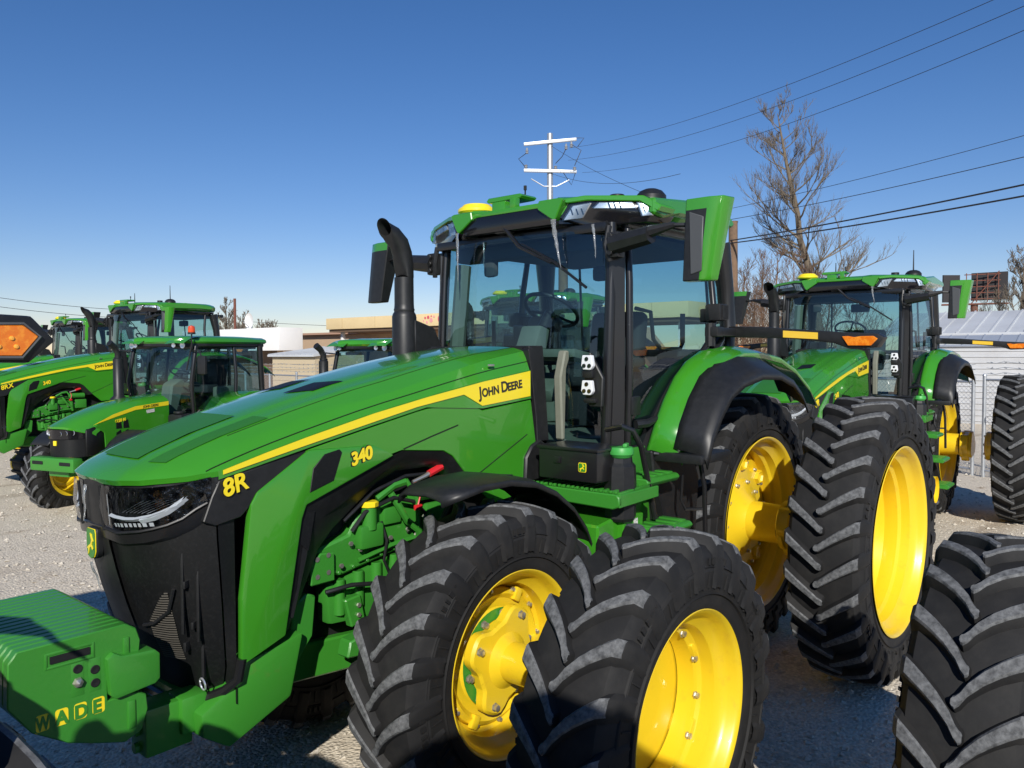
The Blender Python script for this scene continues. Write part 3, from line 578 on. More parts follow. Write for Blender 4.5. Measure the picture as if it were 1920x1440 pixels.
    m.build('headliner', mat('headliner', (.055, .06, .062), .8), cab)
    m = MB()
    m.box((.85, 0, 2.16), (.50, .50, .14), None, .05, seg=3); m.box((.64, .02, 2.42), (.14, .48, .52), (0, -.15, 0), .06, seg=3)
    m.box((.85, 0, 1.95), (.35, .36, .32), None, .03); m.box((1.0, -.33, 2.30), (.42, .12, .08), None, .03); m.box((.95, .33, 2.28), (.36, .08, .07), None, .03); m.box((.55, .50, 2.28), (.25, .24, .20), None, .06)
    m.build('driver_seat', SEATM, cab, smooth=50)
    m = MB(); m.box((1.35, -.40, 2.44), (.04, .10, .26), (0, .2, .5), .02); m.box((1.30, -.52, 2.40), (.04, .14, .20), (0, .2, .6), .015); m.box((1.52, -.02, 2.56), (.10, .26, .10), (0, -.5, 0), .03); m.tube([(1.2, -.4, 2.2), (1.3, -.45, 2.4)], .02, 6)
    for q in range(3): m.tube([(1.15-.08*q, -.36, 2.33), (1.17-.08*q, -.36, 2.42)], [.008, .02], 8)
    m.build('monitor', BLACKP, cab)
    m = MB(); c = Vector((1.50, .02, 2.66)); tl = Matrix.Rotation(R(-33), 3, 'Y')
    ring = [c+tl @ Vector((.20*math.cos(a*math.pi/14), .20*math.sin(a*math.pi/14), 0)) for a in range(29)]; m.tube(ring, .014, 8, cap=False)
    for a in (.4, 2.6, 4.7): m.tube([c+tl @ Vector((0, 0, -.03)), c+tl @ Vector((.2*math.cos(a), .2*math.sin(a), 0))], .011, 6)
    m.tube([c+tl @ Vector((0, 0, -.02)), c+tl @ Vector((0, 0, -.16))], [.04, .05], 12); m.build('steering_wheel', BLACK, cab)
    # wiper
    m = MB(); m.tube([(1.96, -.02, 3.20), (1.975, .12, 3.06), (1.99, .40, 2.93)], [.016, .012, .008], 6); m.tube([(1.955, .05, 3.12), (1.96, .40, 2.94), (1.965, .66, 2.76)], .009, 6); m.box((1.93, -.04, 3.19), (.06, .14, .05), None, .01); m.build('wiper', BLACKP, cab)
    # ---- roof
    def roofpoly(x0, x1): pass
    m = MB()
    pl = [(1.52, -.95), (1.60, -.90), (1.95, -.46), (1.97, -.42), (1.88, -.30), (1.88, .30), (1.97, .42), (1.95, .46), (1.60, .90), (1.52, .95), (1.0, .97), (.62, .93), (.45, .82), (.45, -.82), (.62, -.93), (1.0, -.97)]
    def ring(sc, z, dz=None, sh=0): return [(1.1+(x-1.1)*sc+sh, y*sc, z+(0 if dz is None else dz(x, y))) for x, y in pl]
    b = bmesh.new(); rings = []
    def zt2(x, y): return 0
    lv = [(.96, 3.20, .0), (1.0, 3.235, 0), (1.005, 3.30, 0), (.975, 3.335, 0), (.90, 3.365, 0), (.60, 3.385, 0)]
    for sc, z, q in lv: rings.append([b.verts.new(p) for p in ring(sc, z)])
    for i in range(len(rings)-1):
        for k in range(len(pl)): b.faces.new((rings[i][k], rings[i][(k+1) % len(pl)], rings[i+1][(k+1) % len(pl)], rings[i+1][k]))
    b.faces.new(rings[-1]); bmesh.ops.recalc_face_normals(b, faces=b.faces); m._merge(b, 0)
    # V shaped corners that dip down
    for s in S2:
        m.prism([(s*.30, 3.335), (s*.47, 3.335), (s*.50, 3.325), (s*.445, 3.215), (s*.425, 3.195), (s*.39, 3.215), (s*.29, 3.28)], 'x', 1.86, 1.995, .006)
        m2 = MB(); m2.prism([(s*.46, 3.325), (s*.60, 3.345), (s*.93, 3.327), (s*.98, 3.295), (s*1.03, 3.262), (s*1.01, 3.225), (s*.95, 3.265), (s*.91, 3.292), (s*.62, 3.312), (s*.50, 3.30)], 'x', 1.80, 1.985, .006); m2.sweep(); me_ = bpy.data.meshes.new('t'); m2.bm.to_mesh(me_); m2.bm.free(); m.bm.from_mesh(me_); bpy.data.meshes.remove(me_)
        m.prism([(1.72, 3.31), (1.72, 3.21), (1.60, 3.20), (1.4, 3.24), (.85, 3.25), (.66, 3.24), (.60, 3.27), (.66, 3.32), (1.2, 3.36)], 'y', s*.93, s*1.0, .015)
    m.box((1.90, 0, 3.315), (.10, .72, .035), (0, .0, 0), .008)
    roof = m.build('roof', GREEN, t, smooth=28)
    m = MB(); m.prism([(x*.985+.015, y*.97) for x, y in pl], 'z', 3.165, 3.232, .015)
    m2 = MB()
    for s in S2: m2.prism([(s*.44, 3.21), (s*.50, 3.305), (s*.62, 3.322), (s*.92, 3.302), (s*.98, 3.23), (s*.94, 3.165), (s*.62, 3.150)], 'x', 1.70, 1.962, .008)
    m2.sweep(); me_ = bpy.data.meshes.new('t'); m2.bm.to_mesh(me_); m2.bm.free(); m.bm.from_mesh(me_); bpy.data.meshes.remove(me_)
    m.box((1.93, 0, 3.235), (.09, .80, .12), None, .02); m.build('roof_underside', BLACKG, roof, smooth=40)
    for s in S2:
        for poly in ([(s*.475, 3.195), (s*.53, 3.285), (s*.635, 3.298), (s*.585, 3.205)], [(s*.645, 3.262), (s*.68, 3.298), (s*.865, 3.290), (s*.885, 3.250)], [(s*.89, 3.288), (s*.945, 3.276), (s*.975, 3.205), (s*.92, 3.200)]):
            m = MB(); m.prism(poly, 'x', 1.950, 1.972, .003); m.sweep(); la = m.build('roof_lamp', CHROME, roof)
            cx = sum(p[0] for p in poly)/4; cz = sum(p[1] for p in poly)/4
            m = MB()
            for q in range(3): m.box((1.974, cx+(q-1)*.03, cz), (.004, .006, .04), (.3*s, 0, 0))
            m.sweep(); m.build('lamp_divider', BLACKG, la)
            m = MB(); m.prism([(cx+(a-cx)*1.02, cz+(b_-cz)*1.02) for a, b_ in poly], 'x', 1.978, 1.982); m.sweep(); m.build('lamp_cover', LENS, la)
    m = MB(); m.cyl((1.72, -.50, 3.395), .14, .045, 'z', 28, 0, .3); m.cyl((1.72, -.50, 3.425), .11, .03, 'z', 28, 0, .4); m.build('roof_beacon_dome', STRIPE, roof)
    m = MB(); m.box((1.86, -.12, 3.35), (.10, .12, .09), None, .008); m.prism([(-.26, 3.415), (-.24, 3.435), (.05, 3.435), (.07, 3.42), (.05, 3.405), (-.24, 3.40)], 'x', 1.72, 1.88, .004); m.box((1.90, .02, 3.37), (.05, .05, .07), None, .006); m.build('antenna_bracket', GREEN, roof)
    m = MB(); m.tube([(1.80, .03, 3.43), (1.80, .03, 3.50)], .006, 6); m.tube([(1.80, .03, 3.47), (1.80, .03, 3.50)], .011, 8); m.build('antenna', BLACK, roof)
    m = MB(); m.cyl((1.50, .58, 3.39), .05, .04, 'z', 16); m.lathe([(-.0, .10), (.03, .10), (.06, .075), (.075, .04), (.078, .0005)], (1.40, .78, 3.36), 'z', 24); m.tube([(1.1, -.9, 3.36), (1.1, -.9, 3.42)], .02, 8); m.build('roof_sensor', BLACK, roof)
    # ---- mirrors
    for s in S2:
        m = MB(); m.box((1.86, s*.80, 3.02), (.08, .10, .16), None, .015); m.tube([(1.88, s*.80, 3.02), (1.90, s*1.08, 3.055)], [.065, .055], 8); m.tube([(1.90, s*1.06, 3.07), (1.87, s*1.22, 3.10)], [.04, .018], 8); m.tube([(1.87, s*1.2, 3.10), (1.83, s*1.36, 3.09)], .014, 6)
        m.tube([(1.87, s*.765, 3.14), (1.90, s*.76, 3.02), (1.88, s*.78, 2.92)], .018, 8)
        for q in (-.05, 0, .05): m.cyl((1.91, s*.80, 3.02+q), .018, .03, 'x', 8)
        arm = m.build('mirror_arm', BLACK, t)
        # head: green shell outside, black inside face
        m = MB(); zt_, zb = 3.235, 2.765; lean = -.06 if s < 0 else .0; b0 = .03
        def ply(z, k): 
            f = (zt_-z)/(zt_-zb); off = (.10*f if s < 0 else -.02*f); wi = 1-.25*f*(1 if s > 0 else .6)
            return [(1.885+.0*f, s*(1.30+off)), (1.885+.0*f, s*(1.30+off+.14*wi)), (1.86+.0*f, s*(1.30+off+.225*wi)), (1.76+.04*f, s*(1.30+off+.245*wi)), (1.72+.06*f, s*(1.30+off+.20*wi)), (1.74+.06*f, s*(1.30+off))]
        b = bmesh.new(); rg = [[b.verts.new((x, y, z)) for x, y in ply(z, 0)] for z in (zb, zb+.03, 3.0, zt_-.065, zt_)]
        for i in range(4):
            for k in range(6):
                f = b.faces.new((rg[i][k], rg[i][(k+1) % 6], rg[i+1][(k+1) % 6], rg[i+1][k]))
        b.faces.new(rg[0][::-1]); b.faces.new(rg[-1]); bmesh.ops.recalc_face_normals(b, faces=b.faces); bmesh.ops.bevel(b, geom=[e for e in b.edges if len(e.link_faces) == 2 and e.calc_face_angle(0) > .4], offset=.006, segments=1, affect='EDGES')
        for f in b.faces:
            c_ = f.calc_center_median(); nrm = f.normal; inner = (nrm.y*s < -.5) or (c_.y*s < 1.40+(.12*(zt_-c_.z)/.47 if s < 0 else 0) and nrm.x > .5 and c_.z < zt_-.04)
            if s < 0: inner = inner or (c_.z < zt_-.07)
            f.material_index = 1 if inner else 0
        me = bpy.data.meshes.new('t'); b.to_mesh(me); b.free(); m.bm.from_mesh(me); bpy.data.meshes.remove(me)
        mh = m.build('mirror_head', [GREEN, BLACK], arm)
        if s < 0: continue
        m = MB(); f1, f2 = .10, .93
        m.prism([(s*1.325, 3.16), (s*1.415, 3.125), (s*1.405, 2.82), (s*1.335, 2.80)] if s > 0 else [(s*1.33, 3.13), (s*1.42, 3.13), (s*1.50, 2.85), (s*1.42, 2.83)], 'x', 1.883, 1.893, .004); m.build('mirror_insert', mat('grey_plastic', (.075, .078, .082), .4), mh)
    # ---- exhaust stack on the right
    m = MB(); ey = -.80
    m.lathe([(-.20, .088), (.20, .088), (.22, .082), (.235, .072), (.25, .076), (.26, .072), (.29, .070), (.48, .069)], (2.17, ey, 2.42), 'z', 28)
    pts = [(2.17, ey, 2.90), (2.173, ey, 2.99), (2.185, ey, 3.07), (2.215, ey, 3.14), (2.265, ey-.01, 3.19), (2.33, ey-.02, 3.215), (2.40, ey-.02, 3.22)]
    b = bmesh.new(); rings = []; N = Vector((0, 1, 0)); n = 24
    pv = [Vector(p) for p in pts]
    for i, p in enumerate(pv):
        tdir = (pv[min(i+1, len(pv)-1)]-pv[max(i-1, 0)]).normalized(); B = tdir.cross(N).normalized(); NN = B.cross(tdir)
        if i == len(pv)-1: tdir = Vector((1, 0, -.15)).normalized()
        rr_ = .071
        rr2 = []
        for k in range(n):
            a = 2*math.pi*k/n; q = p+(NN*math.cos(a)+B*math.sin(a))*rr_
            rr2.append(q)
        rings.append(rr2)
    # cut the open mouth with a steep plane facing forward
    cutp = Vector((2.29, ey, 3.14)); cn = Vector((1, 0, -.42)).normalized()
    for rg_ in rings:
        for k, q in enumerate(rg_):
            d = (q-cutp).dot(cn)
            if d > 0: rg_[k] = q - cn*d
    V = [[b.verts.new(q) for q in r_] for r_ in rings]
    for i in range(len(V)-1):
        for k in range(n):
            try: b.faces.new((V[i][k], V[i][(k+1) % n], V[i+1][(k+1) % n], V[i+1][k]))
            except Exception: pass
    m._merge(b, 0); pass
    m.prism([(2.15, 2.30), (2.15, 2.60), (1.95, 2.54), (1.85, 2.36), (1.83, 2.28)], 'y', ey+.02, ey+.09, .01)
    ex_ = m.build('exhaust_stack', BLACK, t, smooth=40, weld=True)
    m = MB(); m.lathe([(-.01, .076), (.01, .072)], (0, 0, 0), 'z', 20)
    mm = MB(); mm.prism([(ey-.046, 3.10), (ey-.058, 3.14), (ey-.046, 3.19), (ey-.012, 3.21), (ey-.012, 3.07)], 'x', 2.225, 2.23); mm.build('exhaust_mouth', CUT, ex_); m.bm.free()
    # ---- black corner light unit beside the windshield (two three-eyed lamps)
    m = MB(); m.prism([(.70, 2.36), (.66, 2.30), (.66, 2.10), (.70, 2.02), (.79, 2.02), (.80, 2.20)], 'x', 1.96, 1.99, .006); m.box((1.99, .70, 2.225), (.05, .08, .05), None, .01); m.box((1.99, .715, 2.06), (.05, .09, .03), None, .01); brk = m.build('lamp_bracket', BLACK, t)
    for zc_, sg_ in ((2.295, 1), (2.14, -1)):
        m = MB(); m.prism([(.672, zc_+.045), (.742, zc_+.045), (.752, zc_-.02), (.735, zc_-.045), (.68, zc_-.045), (.663, zc_-.02)], 'x', 2.0, 2.03, .004); lp = m.build('work_lamp', WHITEP, brk)
        m = MB()
        for yy_, zz in ((.707, .022), (.688, -.02), (.727, -.02)): m.lathe([(0, .014), (.006, .012), (.006, .0005)], (2.03, yy_, zc_+zz), 'x', 12)
        m.build('lamp_eye', BLACKG, lp)
    # ---- rear fenders
    for s in S2:
        m = MB()
        pr = [(1.66, 1.74), (1.56, 1.92), (1.46, 2.06), (1.33, 2.20), (1.18, 2.30), (1.0, 2.365), (.75, 2.40), (.45, 2.40), (.1, 2.36), (-.2, 2.27), (-.5, 2.12), (-.7, 1.95)]
        wi = [.14]*12
        m.grid([[(x-.12*q, s*y, z-dz*1) for y, dz, q in ((.90, .02, 0), (.93, 0, 0), (.95, 0, 0), (.985, .006, 0), (1.09, .035, .35), (1.115, .05, .5), (1.12, .09, .7))] for x, z in pr])
        fe = m.build('rear_fender', GREEN, t, smooth=45); ml = MB(); ml.grid([[(x, s*.90, z-.02) for x, z in pr[:6]], [(x-.02, s*.60, z-.06) for x, z in pr[:6]]]); ml.build('fender_liner', DARK, fe); md = fe.modifiers.new('thick', 'SOLIDIFY'); md.thickness = .01
        m = MB()
        po = [(1.60, 1.73), (1.52, 1.88), (1.41, 2.02), (1.27, 2.14), (1.10, 2.21), (.80, 2.255), (.50, 2.245), (.25, 2.18), (.08, 2.08), (-.02, 1.98)]
        m.grid([[(x+(.02 if k < 4 else 0), s*y, z+dz) for y, dz in ((1.08, .03+.05*min(1, k/5)), (1.13, .02+.05*min(1, k/5)), (1.25, .0), (1.30, -.03), (1.315, -.085))] for k, (x, z) in enumerate(po)])
        fx = m.build('fender_extension', BLACK, fe, smooth=50); md = fx.modifiers.new('thick', 'SOLIDIFY'); md.thickness = .012
        m = MB(); m.prism([(1.68, 1.735), (1.18, 1.745), (1.05, 1.50), (1.10, 1.05), (1.30, .80), (1.62, .80), (1.60, 1.3)], 'y', s*.88, s*.96, .01); m.box((1.45, s*1.12, 1.70), (.40, .34, .06), None, .015); m.build('lower_guard', BLACK, fe)
    # ---- marker arms
    for s in S2:
        m = MB()
        m.tube([(.88, s*.95, 2.40), (.88, s*.95, 2.56)], .035, 10); m.box((.86, s*.97, 2.50), (.10, .10, .07), None, .01)
        m.prism([(s*.95, 2.465), (s*.95, 2.545), (s*1.2, 2.535), (s*1.55, 2.505), (s*1.75, 2.488), (s*1.98, 2.475), (s*2.02, 2.45), (s*1.98, 2.385), (s*1.80, 2.378), (s*1.70, 2.415), (s*1.4, 2.45)], 'x', .50, .60, .010, seg=2)
        m.box((.72, s*.98, 2.50), (.36, .06, .06), None, .01)
        ar = m.build('marker_arm', BLACK, t)
        m = MB(); m.prism([(s*1.36, 2.505), (s*1.60, 2.487), (s*1.60, 2.442), (s*1.36, 2.458)], 'x', .60, .604); m.build('reflector', mat('yellow_reflector', (.85, .55, .05), .3, coat=.5), ar)
        m = MB(); m.prism([(s*1.76, 2.458), (s*1.80, 2.46), (s*1.84, 2.452), (s*1.88, 2.458), (s*1.96, 2.458), (s*1.985, 2.44), (s*1.945, 2.396), (s*1.80, 2.396)], 'x', .60, .612, .003); m.build('amber_lamp', AMBER, ar)
        m = MB(); m.box((.72, s*.86, 2.62), (.10, .10, .10), None, .012); m.box((.75, s*.93, 2.64), (.12, .12, .12), None, .015); m.tube([(.72, s*.9, 2.50), (.72, s*.9, 2.6)], .015, 6)
        for q in range(5): m.box((.70+.02*q, s*.99, 2.64), (.006, .02, .10))
        m.build('rear_work_lamp', BLACK, t)
    # ---- steps, rails, toolbox, tank (left); plain tank on the right
    m = MB()
    m.box((2.10, .80, 1.535), (.44, .62, .02), None, .004); m.prism([(.46, 1.50), (.46, 1.565), (1.12, 1.565), (1.14, 1.55), (1.14, 1.50), (1.10, 1.48), (.55, 1.49)], 'x', 2.30, 2.33, .006)
    for k in range(11): m.box((2.10, .50+k*.060, 1.558), (.40, .020, .03), (0, 0, .1), .004)
    m.prism([(2.32, 1.49), (2.32, 1.565), (1.90, 1.565), (1.90, 1.50)], 'y', 1.12, 1.14, .004)
    for k in range(20): m.box((2.31, .48+k*.033, 1.575), (.018, .014, .016), None, .003)
    plate = m.build('step_platform', CAST, t)
    m = MB(); m.box((2.20, .79, 1.705), (.28, .42, .18), None, .012); m.box((2.20, .79, 1.80), (.30, .44, .02), None, .006); m.box((2.342, .72, 1.73), (.012, .05, .04), None, .004); tb = m.build('toolbox', BLACKP, t)
    m = MB(); m.prism([(.90+a_*.9, 1.70+b_*.9) for a_, b_ in ((-.025, .03), (.025, .03), (.03, .02), (.03, -.02), (.025, -.03), (-.025, -.03), (-.03, -.02), (-.03, .02))], 'x', 2.340, 2.344)
    m.prism([(.90+a_*.78, 1.70+b_*.78) for a_, b_ in ((-.025, .03), (.025, .03), (.03, .02), (.03, -.02), (.025, -.03), (-.025, -.03), (-.03, -.02), (-.03, .02))], 'x', 2.344, 2.346, 0, 1)
    m.prism([(.90+a_*.62, 1.702+z_*.58) for a_, z_ in deer], 'x', 2.346, 2.348, 0, 0); m.build('emblem', [STRIPE, CAST], tb)
    m = MB(); m.lathe([(-.22, .075), (-.20, .092), (0, .095), (.10, .090), (.12, .072), (.15, .068)], (2.13, 1.02, 1.60), 'z', 8); m.build('def_tank', BLACK, t)
    m = MB(); m.lathe([(-.02, .058), (.0, .074), (.025, .074), (.04, .066), (.04, .0005)], (2.14, 1.03, 1.77), 'z', 24); m.box((2.12, 1.05, 1.82), (.08, .025, .02), (0, 0, .4), .006); m.build('tank_cap', mat('green_plastic', (.05, .34, .06), .45), t)
    m = MB(); m.prism([(2.36, 1.38), (2.06, 1.42), (2.04, 1.22), (2.36, 1.20)], 'y', .45, 1.02, .012); m.box((1.78, .80, 1.36), (.40, .20, .26), None, .01)
    m.prism([(2.16, 1.42), (2.16, 1.26), (1.96, 1.24), (1.94, 1.40)], 'y', .98, 1.06, .006); bx = m.build('battery_box', GREEN, t)
    m = MB(); m.box((2.03, 1.062, 1.33), (.040, .003, .10), None); m.build('label', PAPER, bx)
    for (cx, cy, cz, dx) in ((1.76, .98, 1.58, .38), (1.80, 1.10, 1.30, .36), (1.82, 1.18, 1.0, .36), (1.84, 1.24, .68, .34)):
        m = MB(); m.prism([(cy-.10, cz-.02), (cy-.10, cz+.02), (cy+.10, cz+.02), (cy+.12, cz), (cy+.10, cz-.03)], 'x', cx-dx/2, cx+dx/2, .006)
        for k in range(4): m.box((cx-dx/2+.05+k*.09, cy, cz+.024), (.05, .16, .014), None, .003)
        if cz > 1.5: m.box((1.74, .875, 1.66), (.34, .02, .20), None, .005)
        m.build('step', CAST, t)
    m = MB()
    for cx in (1.62, 2.0): m.prism([(.88, 1.60), (.94, 1.60), (1.20, .66), (1.14, .66)], 'x', cx-.01, cx+.01)
    m.build('step_side', BLACKP, t)
    m = MB(); m.tube([(2.10, .90, 1.90), (2.11, 1.02, 1.925), (2.06, 1.06, 1.90), (2.00, 1.08, 1.80), (1.92, 1.08, 1.58), (1.84, 1.08, 1.35)], .017, 8); m.tube([(1.66, .96, 1.72), (1.50, 1.14, 1.70), (1.44, 1.17, 1.66), (1.42, 1.19, 1.5), (1.42, 1.20, 1.1)], .015, 8); m.tube([(1.42, 1.19, 1.36), (1.50, 1.10, 1.36), (1.52, 1.08, 1.42), (1.52, 1.09, 1.58)], .010, 6); m.build('hand_rail', BLACKP, t)
    m = MB()
    for s in S2: m.prism([(2.29, 2.375), (2.265, 2.25), (2.216, 1.95), (2.20, 1.72), (2.16, 1.72), (2.175, 1.95), (2.225, 2.25), (2.25, 2.39)], 'y', s*.40, s*.462, .004); m.prism([(2.33, 1.72), (2.27, 1.79), (2.19, 1.82), (2.12, 1.78), (2.12, 1.58), (2.34, 1.56)], 'y', s*.42, s*.475, .01)
    m.prism([(2.26, 2.40), (2.12, 2.40), (2.06, 1.8), (2.18, 1.8)], 'y', -.44, .44, .006); m.build('hood_rear_trim', BLACK, t)
    m = MB(); m.box((1.9, -.75, 1.2), (1.1, .5, .6), None, .06); m.box((1.95, .55, 1.05), (.8, .4, .36), None, .06); m.build('fuel_tank', BLACK, t)
    # ---- wheels
    if wheels:
        for s in S2:
            wheel('fi', (3.03, s*.805, .796), t, .3*s); wheel('fo', (3.03, s*1.785, .796), t, 1.0, 'dual_wheel')
            wheel('ri', (0, s*.75, 1.017), t, .15); wheel('ro', (0, s*1.757, 1.017), t, .6, 'dual_wheel')
    else:
        for s in S2:
            for x0, L_, H_ in ((3.0, .62, .85), (.1, .85, 1.3)):
                m = MB(); pts = [(x0+L_, .28), (x0+L_-.12, .03), (x0-L_+.12, .03), (x0-L_, .28), (x0-.28, H_), (x0+.28, H_)]
                m.prism(pts, 'y', s*.66, s*1.10, .08, seg=3)
                n = 30
                for k in range(len(pts)):
                    a, b_ = Vector((pts[k][0], 0, pts[k][1])), Vector((pts[(k+1) % 6][0], 0, pts[(k+1) % 6][1])); q = int((b_-a).length/.14)
                    ang = math.atan2((b_-a).z, (b_-a).x)
                    for j in range(q): c_ = a+(b_-a)*((j+.5)/q); m.box((c_.x, s*.88, c_.z), (.05, .46, .07), (0, -ang, 0), .006)
                tr_ = m.build('track', RUBBER, t)
                m = MB(); m.cyl((x0, s*1.11, H_-.32), .28, .05, 'y', 24); m.cyl((x0+L_-.22, s*1.11, .28), .2, .05, 'y', 20); m.cyl((x0-L_+.22, s*1.11, .28), .2, .05, 'y', 20); m.build('track_wheel', YEL, tr_)
    return t

# ------------------------------------------------------------------ the smaller utility tractor
def make_utility(label, group):
    t = empty('utility_tractor'); tag(t, label, 'tractor', group); S2 = (1, -1)
    zc = [(1.65, 1.80), (2.0, 1.78), (2.5, 1.72), (2.9, 1.62), (3.2, 1.52), (3.42, 1.42)]
    def hx(y): return lerp_tab([(0, 3.42), (.15, 3.39), (.25, 3.32), (.33, 3.18), (.36, 3.0)], abs(y))
    m = MB(); fs = [-1, -.97, -.9, -.7, -.5, -.25, 0, .25, .5, .7, .9, .97, 1]
    rows = []
    for i in range(13):
        T = i/12; row = []
        for f in fs:
            y = .36*f; x = hx(y)+(1.65-hx(y))*T; zz = lerp_tab(zc, 3.42+(1.65-3.42)*T); row.append((x, y, zz-.10*abs(f)**4*(1 if abs(f) < 1 else 1.25)))
        rows.append(row)
    m.grid([[(x+.0, y, z-.03) for x, y, z in rows[0]]]+rows)
    for s in S2:
        m.prism([(1.65, 1.70), (2.3, 1.66), (2.9, 1.50), (3.02, 1.40), (2.86, 1.30), (2.84, 1.0), (2.74, 1.0), (2.70, 1.16), (2.50, 1.20), (1.65, 1.22)], 'y', s*.33, s*.362, .004)
    hood = m.build('hood', GREEN, t, smooth=30)
    for s in S2:
        for x0 in (2.60, 2.47):
            for z0 in (1.34, 1.19):
                m = MB(); m.prism([(x0-.04, z0), (x0+.06, z0-.0), (x0+.06, z0+.09), (x0-.02, z0+.13)], 'y', s*.36, s*.366); m.build('side_vent', SCREEN, hood)
        m = MB(); m.prism([(1.66, 1.70), (2.3, 1.655), (2.7, 1.56), (3.05, 1.425), (2.7, 1.51), (2.3, 1.60), (1.66, 1.635)], 'y', s*.3625, s*.366); st = m.build('side_stripe', STRIPE, t)
        text('lettering', 'JOHN DEERE', .055, BLACKP, (2.16 if s > 0 else 1.75, s*.367, 1.618 if s > 0 else 1.64), (-s, 0, .06*s), (0, 0, 1), st, ext=.001, bold=.001, sx=.95)
        text('model_lettering', '6120 M', .062, STRIPE, (2.68 if s > 0 else 2.45, s*.367, 1.43 if s > 0 else 1.47), (-s, 0, .12*s), (0, 0, 1), t, ext=.001, bold=.003, shear=.15)
        m = MB(); m.box((2.02, s*.365, 1.565), (.15, .004, .05), (0, .08, 0)); m.build('label', PAPER, t)
    m = MB(); ys = [-.34+.68*i/12 for i in range(13)]
    m.grid([[(hx(y)-.03-.02*(1.4-z), y, z) for y in ys] for z in (.98, 1.1, 1.25, 1.36)])
    for s in S2: m.prism([(3.02, 1.40), (2.86, 1.30), (2.84, .98), (3.16, .98), (3.16, 1.36)], 'y', s*.32, s*.35, .01)
    gr = m.build('grille', SCREEN, t, smooth=50)
    m = MB(); m.grid([[(hx(y)-.012, y, z) for y in ys] for z in (1.24, 1.375)]); m.build('lamp_panel', BLACKG, t, smooth=50)
    for s in S2:
        for k, yy in enumerate((.10, .18, .255)):
            m = MB(); m.lathe([(0, .0005), (.006, .030), (.014, .036), (.02, .034)], (hx(yy)-.028, s*yy, 1.315+.008*k), 'x', 16); m.build('headlight', CHROME, t)
    m = MB(); m.box((3.39, 0, 1.18), (.02, .06, .07), None, .006); m.build('emblem', STRIPE, t)
    m = MB(); m.box((3.38, 0, .88), (.16, .90, .20), None, .03); m.box((3.1, 0, .80), (.5, .42, .22), None, .03); m.box((2.6, 0, .68), (.3, 1.2, .16), None, .04); m.box((2.0, 0, .95), (1.9, .44, .5), None, .04); m.box((.3, 0, .9), (1.0, .6, .5), None, .05)
    for s in S2: m.tube([(2.5, s*.36, 1.0), (2.45, s*.5, 1.15), (2.4, s*.62, 1.28)], .03, 8)
    m.build('chassis', CAST, t)
    for s in S2:
        m = MB(); m.box((3.45, s*.28, .90), (.04, .22, .05), None, .01); m.build('bumper_slot', DARK, t)
        m = MB(); m.grid([[(2.6+.62*math.cos(a), s*y, .62+.70*math.sin(a)) for y in (.60, .64, .95, .99)] for a in [R(150-k*12) for k in range(10)]]); f = m.build('front_fender', BLACK, t, smooth=50); md = f.modifiers.new('thick', 'SOLIDIFY'); md.thickness = .012
        m = MB(); pr = [(1.2, 1.30), (1.1, 1.52), (.9, 1.72), (.6, 1.82), (.2, 1.82), (-.3, 1.75), (-.7, 1.5)]; m.grid([[(x, s*y, z-d) for y, d in ((.55, 0), (1.10, 0), (1.13, .06))] for x, z in pr]); m.grid([[(x, s*.72, z) for x, z in pr], [(x*.6+.2, s*.72, 1.1) for x, z in pr]]); f = m.build('rear_fender', GREEN, t, smooth=45); md = f.modifiers.new('thick', 'SOLIDIFY'); md.thickness = .012
        for kind, loc, sc in (('fi', (2.6, s*.84, .63), .64/.796), ('ri', (0, s*.85, .86), .86/1.017)):
            w_ = wheel(kind, loc, t, .2*s); w_.scale = (sc, sc*s, sc)
    # cab
    m = MB()
    for s in S2:
        m.tube([(1.42, s*.66, 1.42), (1.50, s*.70, 2.0), (1.38, s*.68, 2.58)], .035, 8); m.tube([(.62, s*.80, 1.60), (.60, s*.80, 2.1), (.58, s*.74, 2.6)], .030, 8); m.tube([(-.05, s*.80, 1.75), (-.02, s*.78, 2.6)], .05, 8); m.tube([(1.42, s*.68, 1.45), (1.0, s*.76, 1.42), (.7, s*.80, 1.62), (-.05, s*.80, 1.80)], .03, 8)
    m.box((.7, 0, 2.58), (1.5, 1.36, .08), None, .02); m.box((.9, 0, 1.40), (1.1, 1.3, .1), None, .02); m.box((-.1, 0, 2.2), (.04, .05, .8)); cab = m.build('cab_frame', BLACKP, t, smooth=50)
    m = MB(); m.grid([[(x+.08*(1-(y/.66)**2), y, z) for y in [-.66+1.32*i/8 for i in range(9)]] for z, x in ((1.45, 1.43), (2.0, 1.48), (2.58, 1.38))]); m.build('windshield', GLASS, cab, smooth=60)
    for s in S2: m = MB(); m.grid([[(1.42, s*.66, 1.48), (.9, s*.75, 1.48), (.62, s*.79, 1.65), (-.03, s*.80, 1.8)], [(1.48, s*.69, 2.0), (.9, s*.79, 2.05), (.60, s*.80, 2.05), (-.03, s*.79, 2.1)], [(1.38, s*.67, 2.58), (.9, s*.73, 2.58), (.58, s*.74, 2.58), (-.02, s*.77, 2.58)]]); m.build('door_glass', GLASS, cab, smooth=60)
    m = MB(); m.quad((-.06, -.76, 1.8), (-.06, .76, 1.8), (-.04, .74, 2.56), (-.04, -.74, 2.56)); m.build('rear_window', GLASS, cab)
    m = MB(); m.box((.45, 0, 1.85), (.45, .46, .14), None, .04); m.box((.24, 0, 2.12), (.12, .46, .5), (0, -.15, 0), .04); m.build('driver_seat', SEATM, cab)
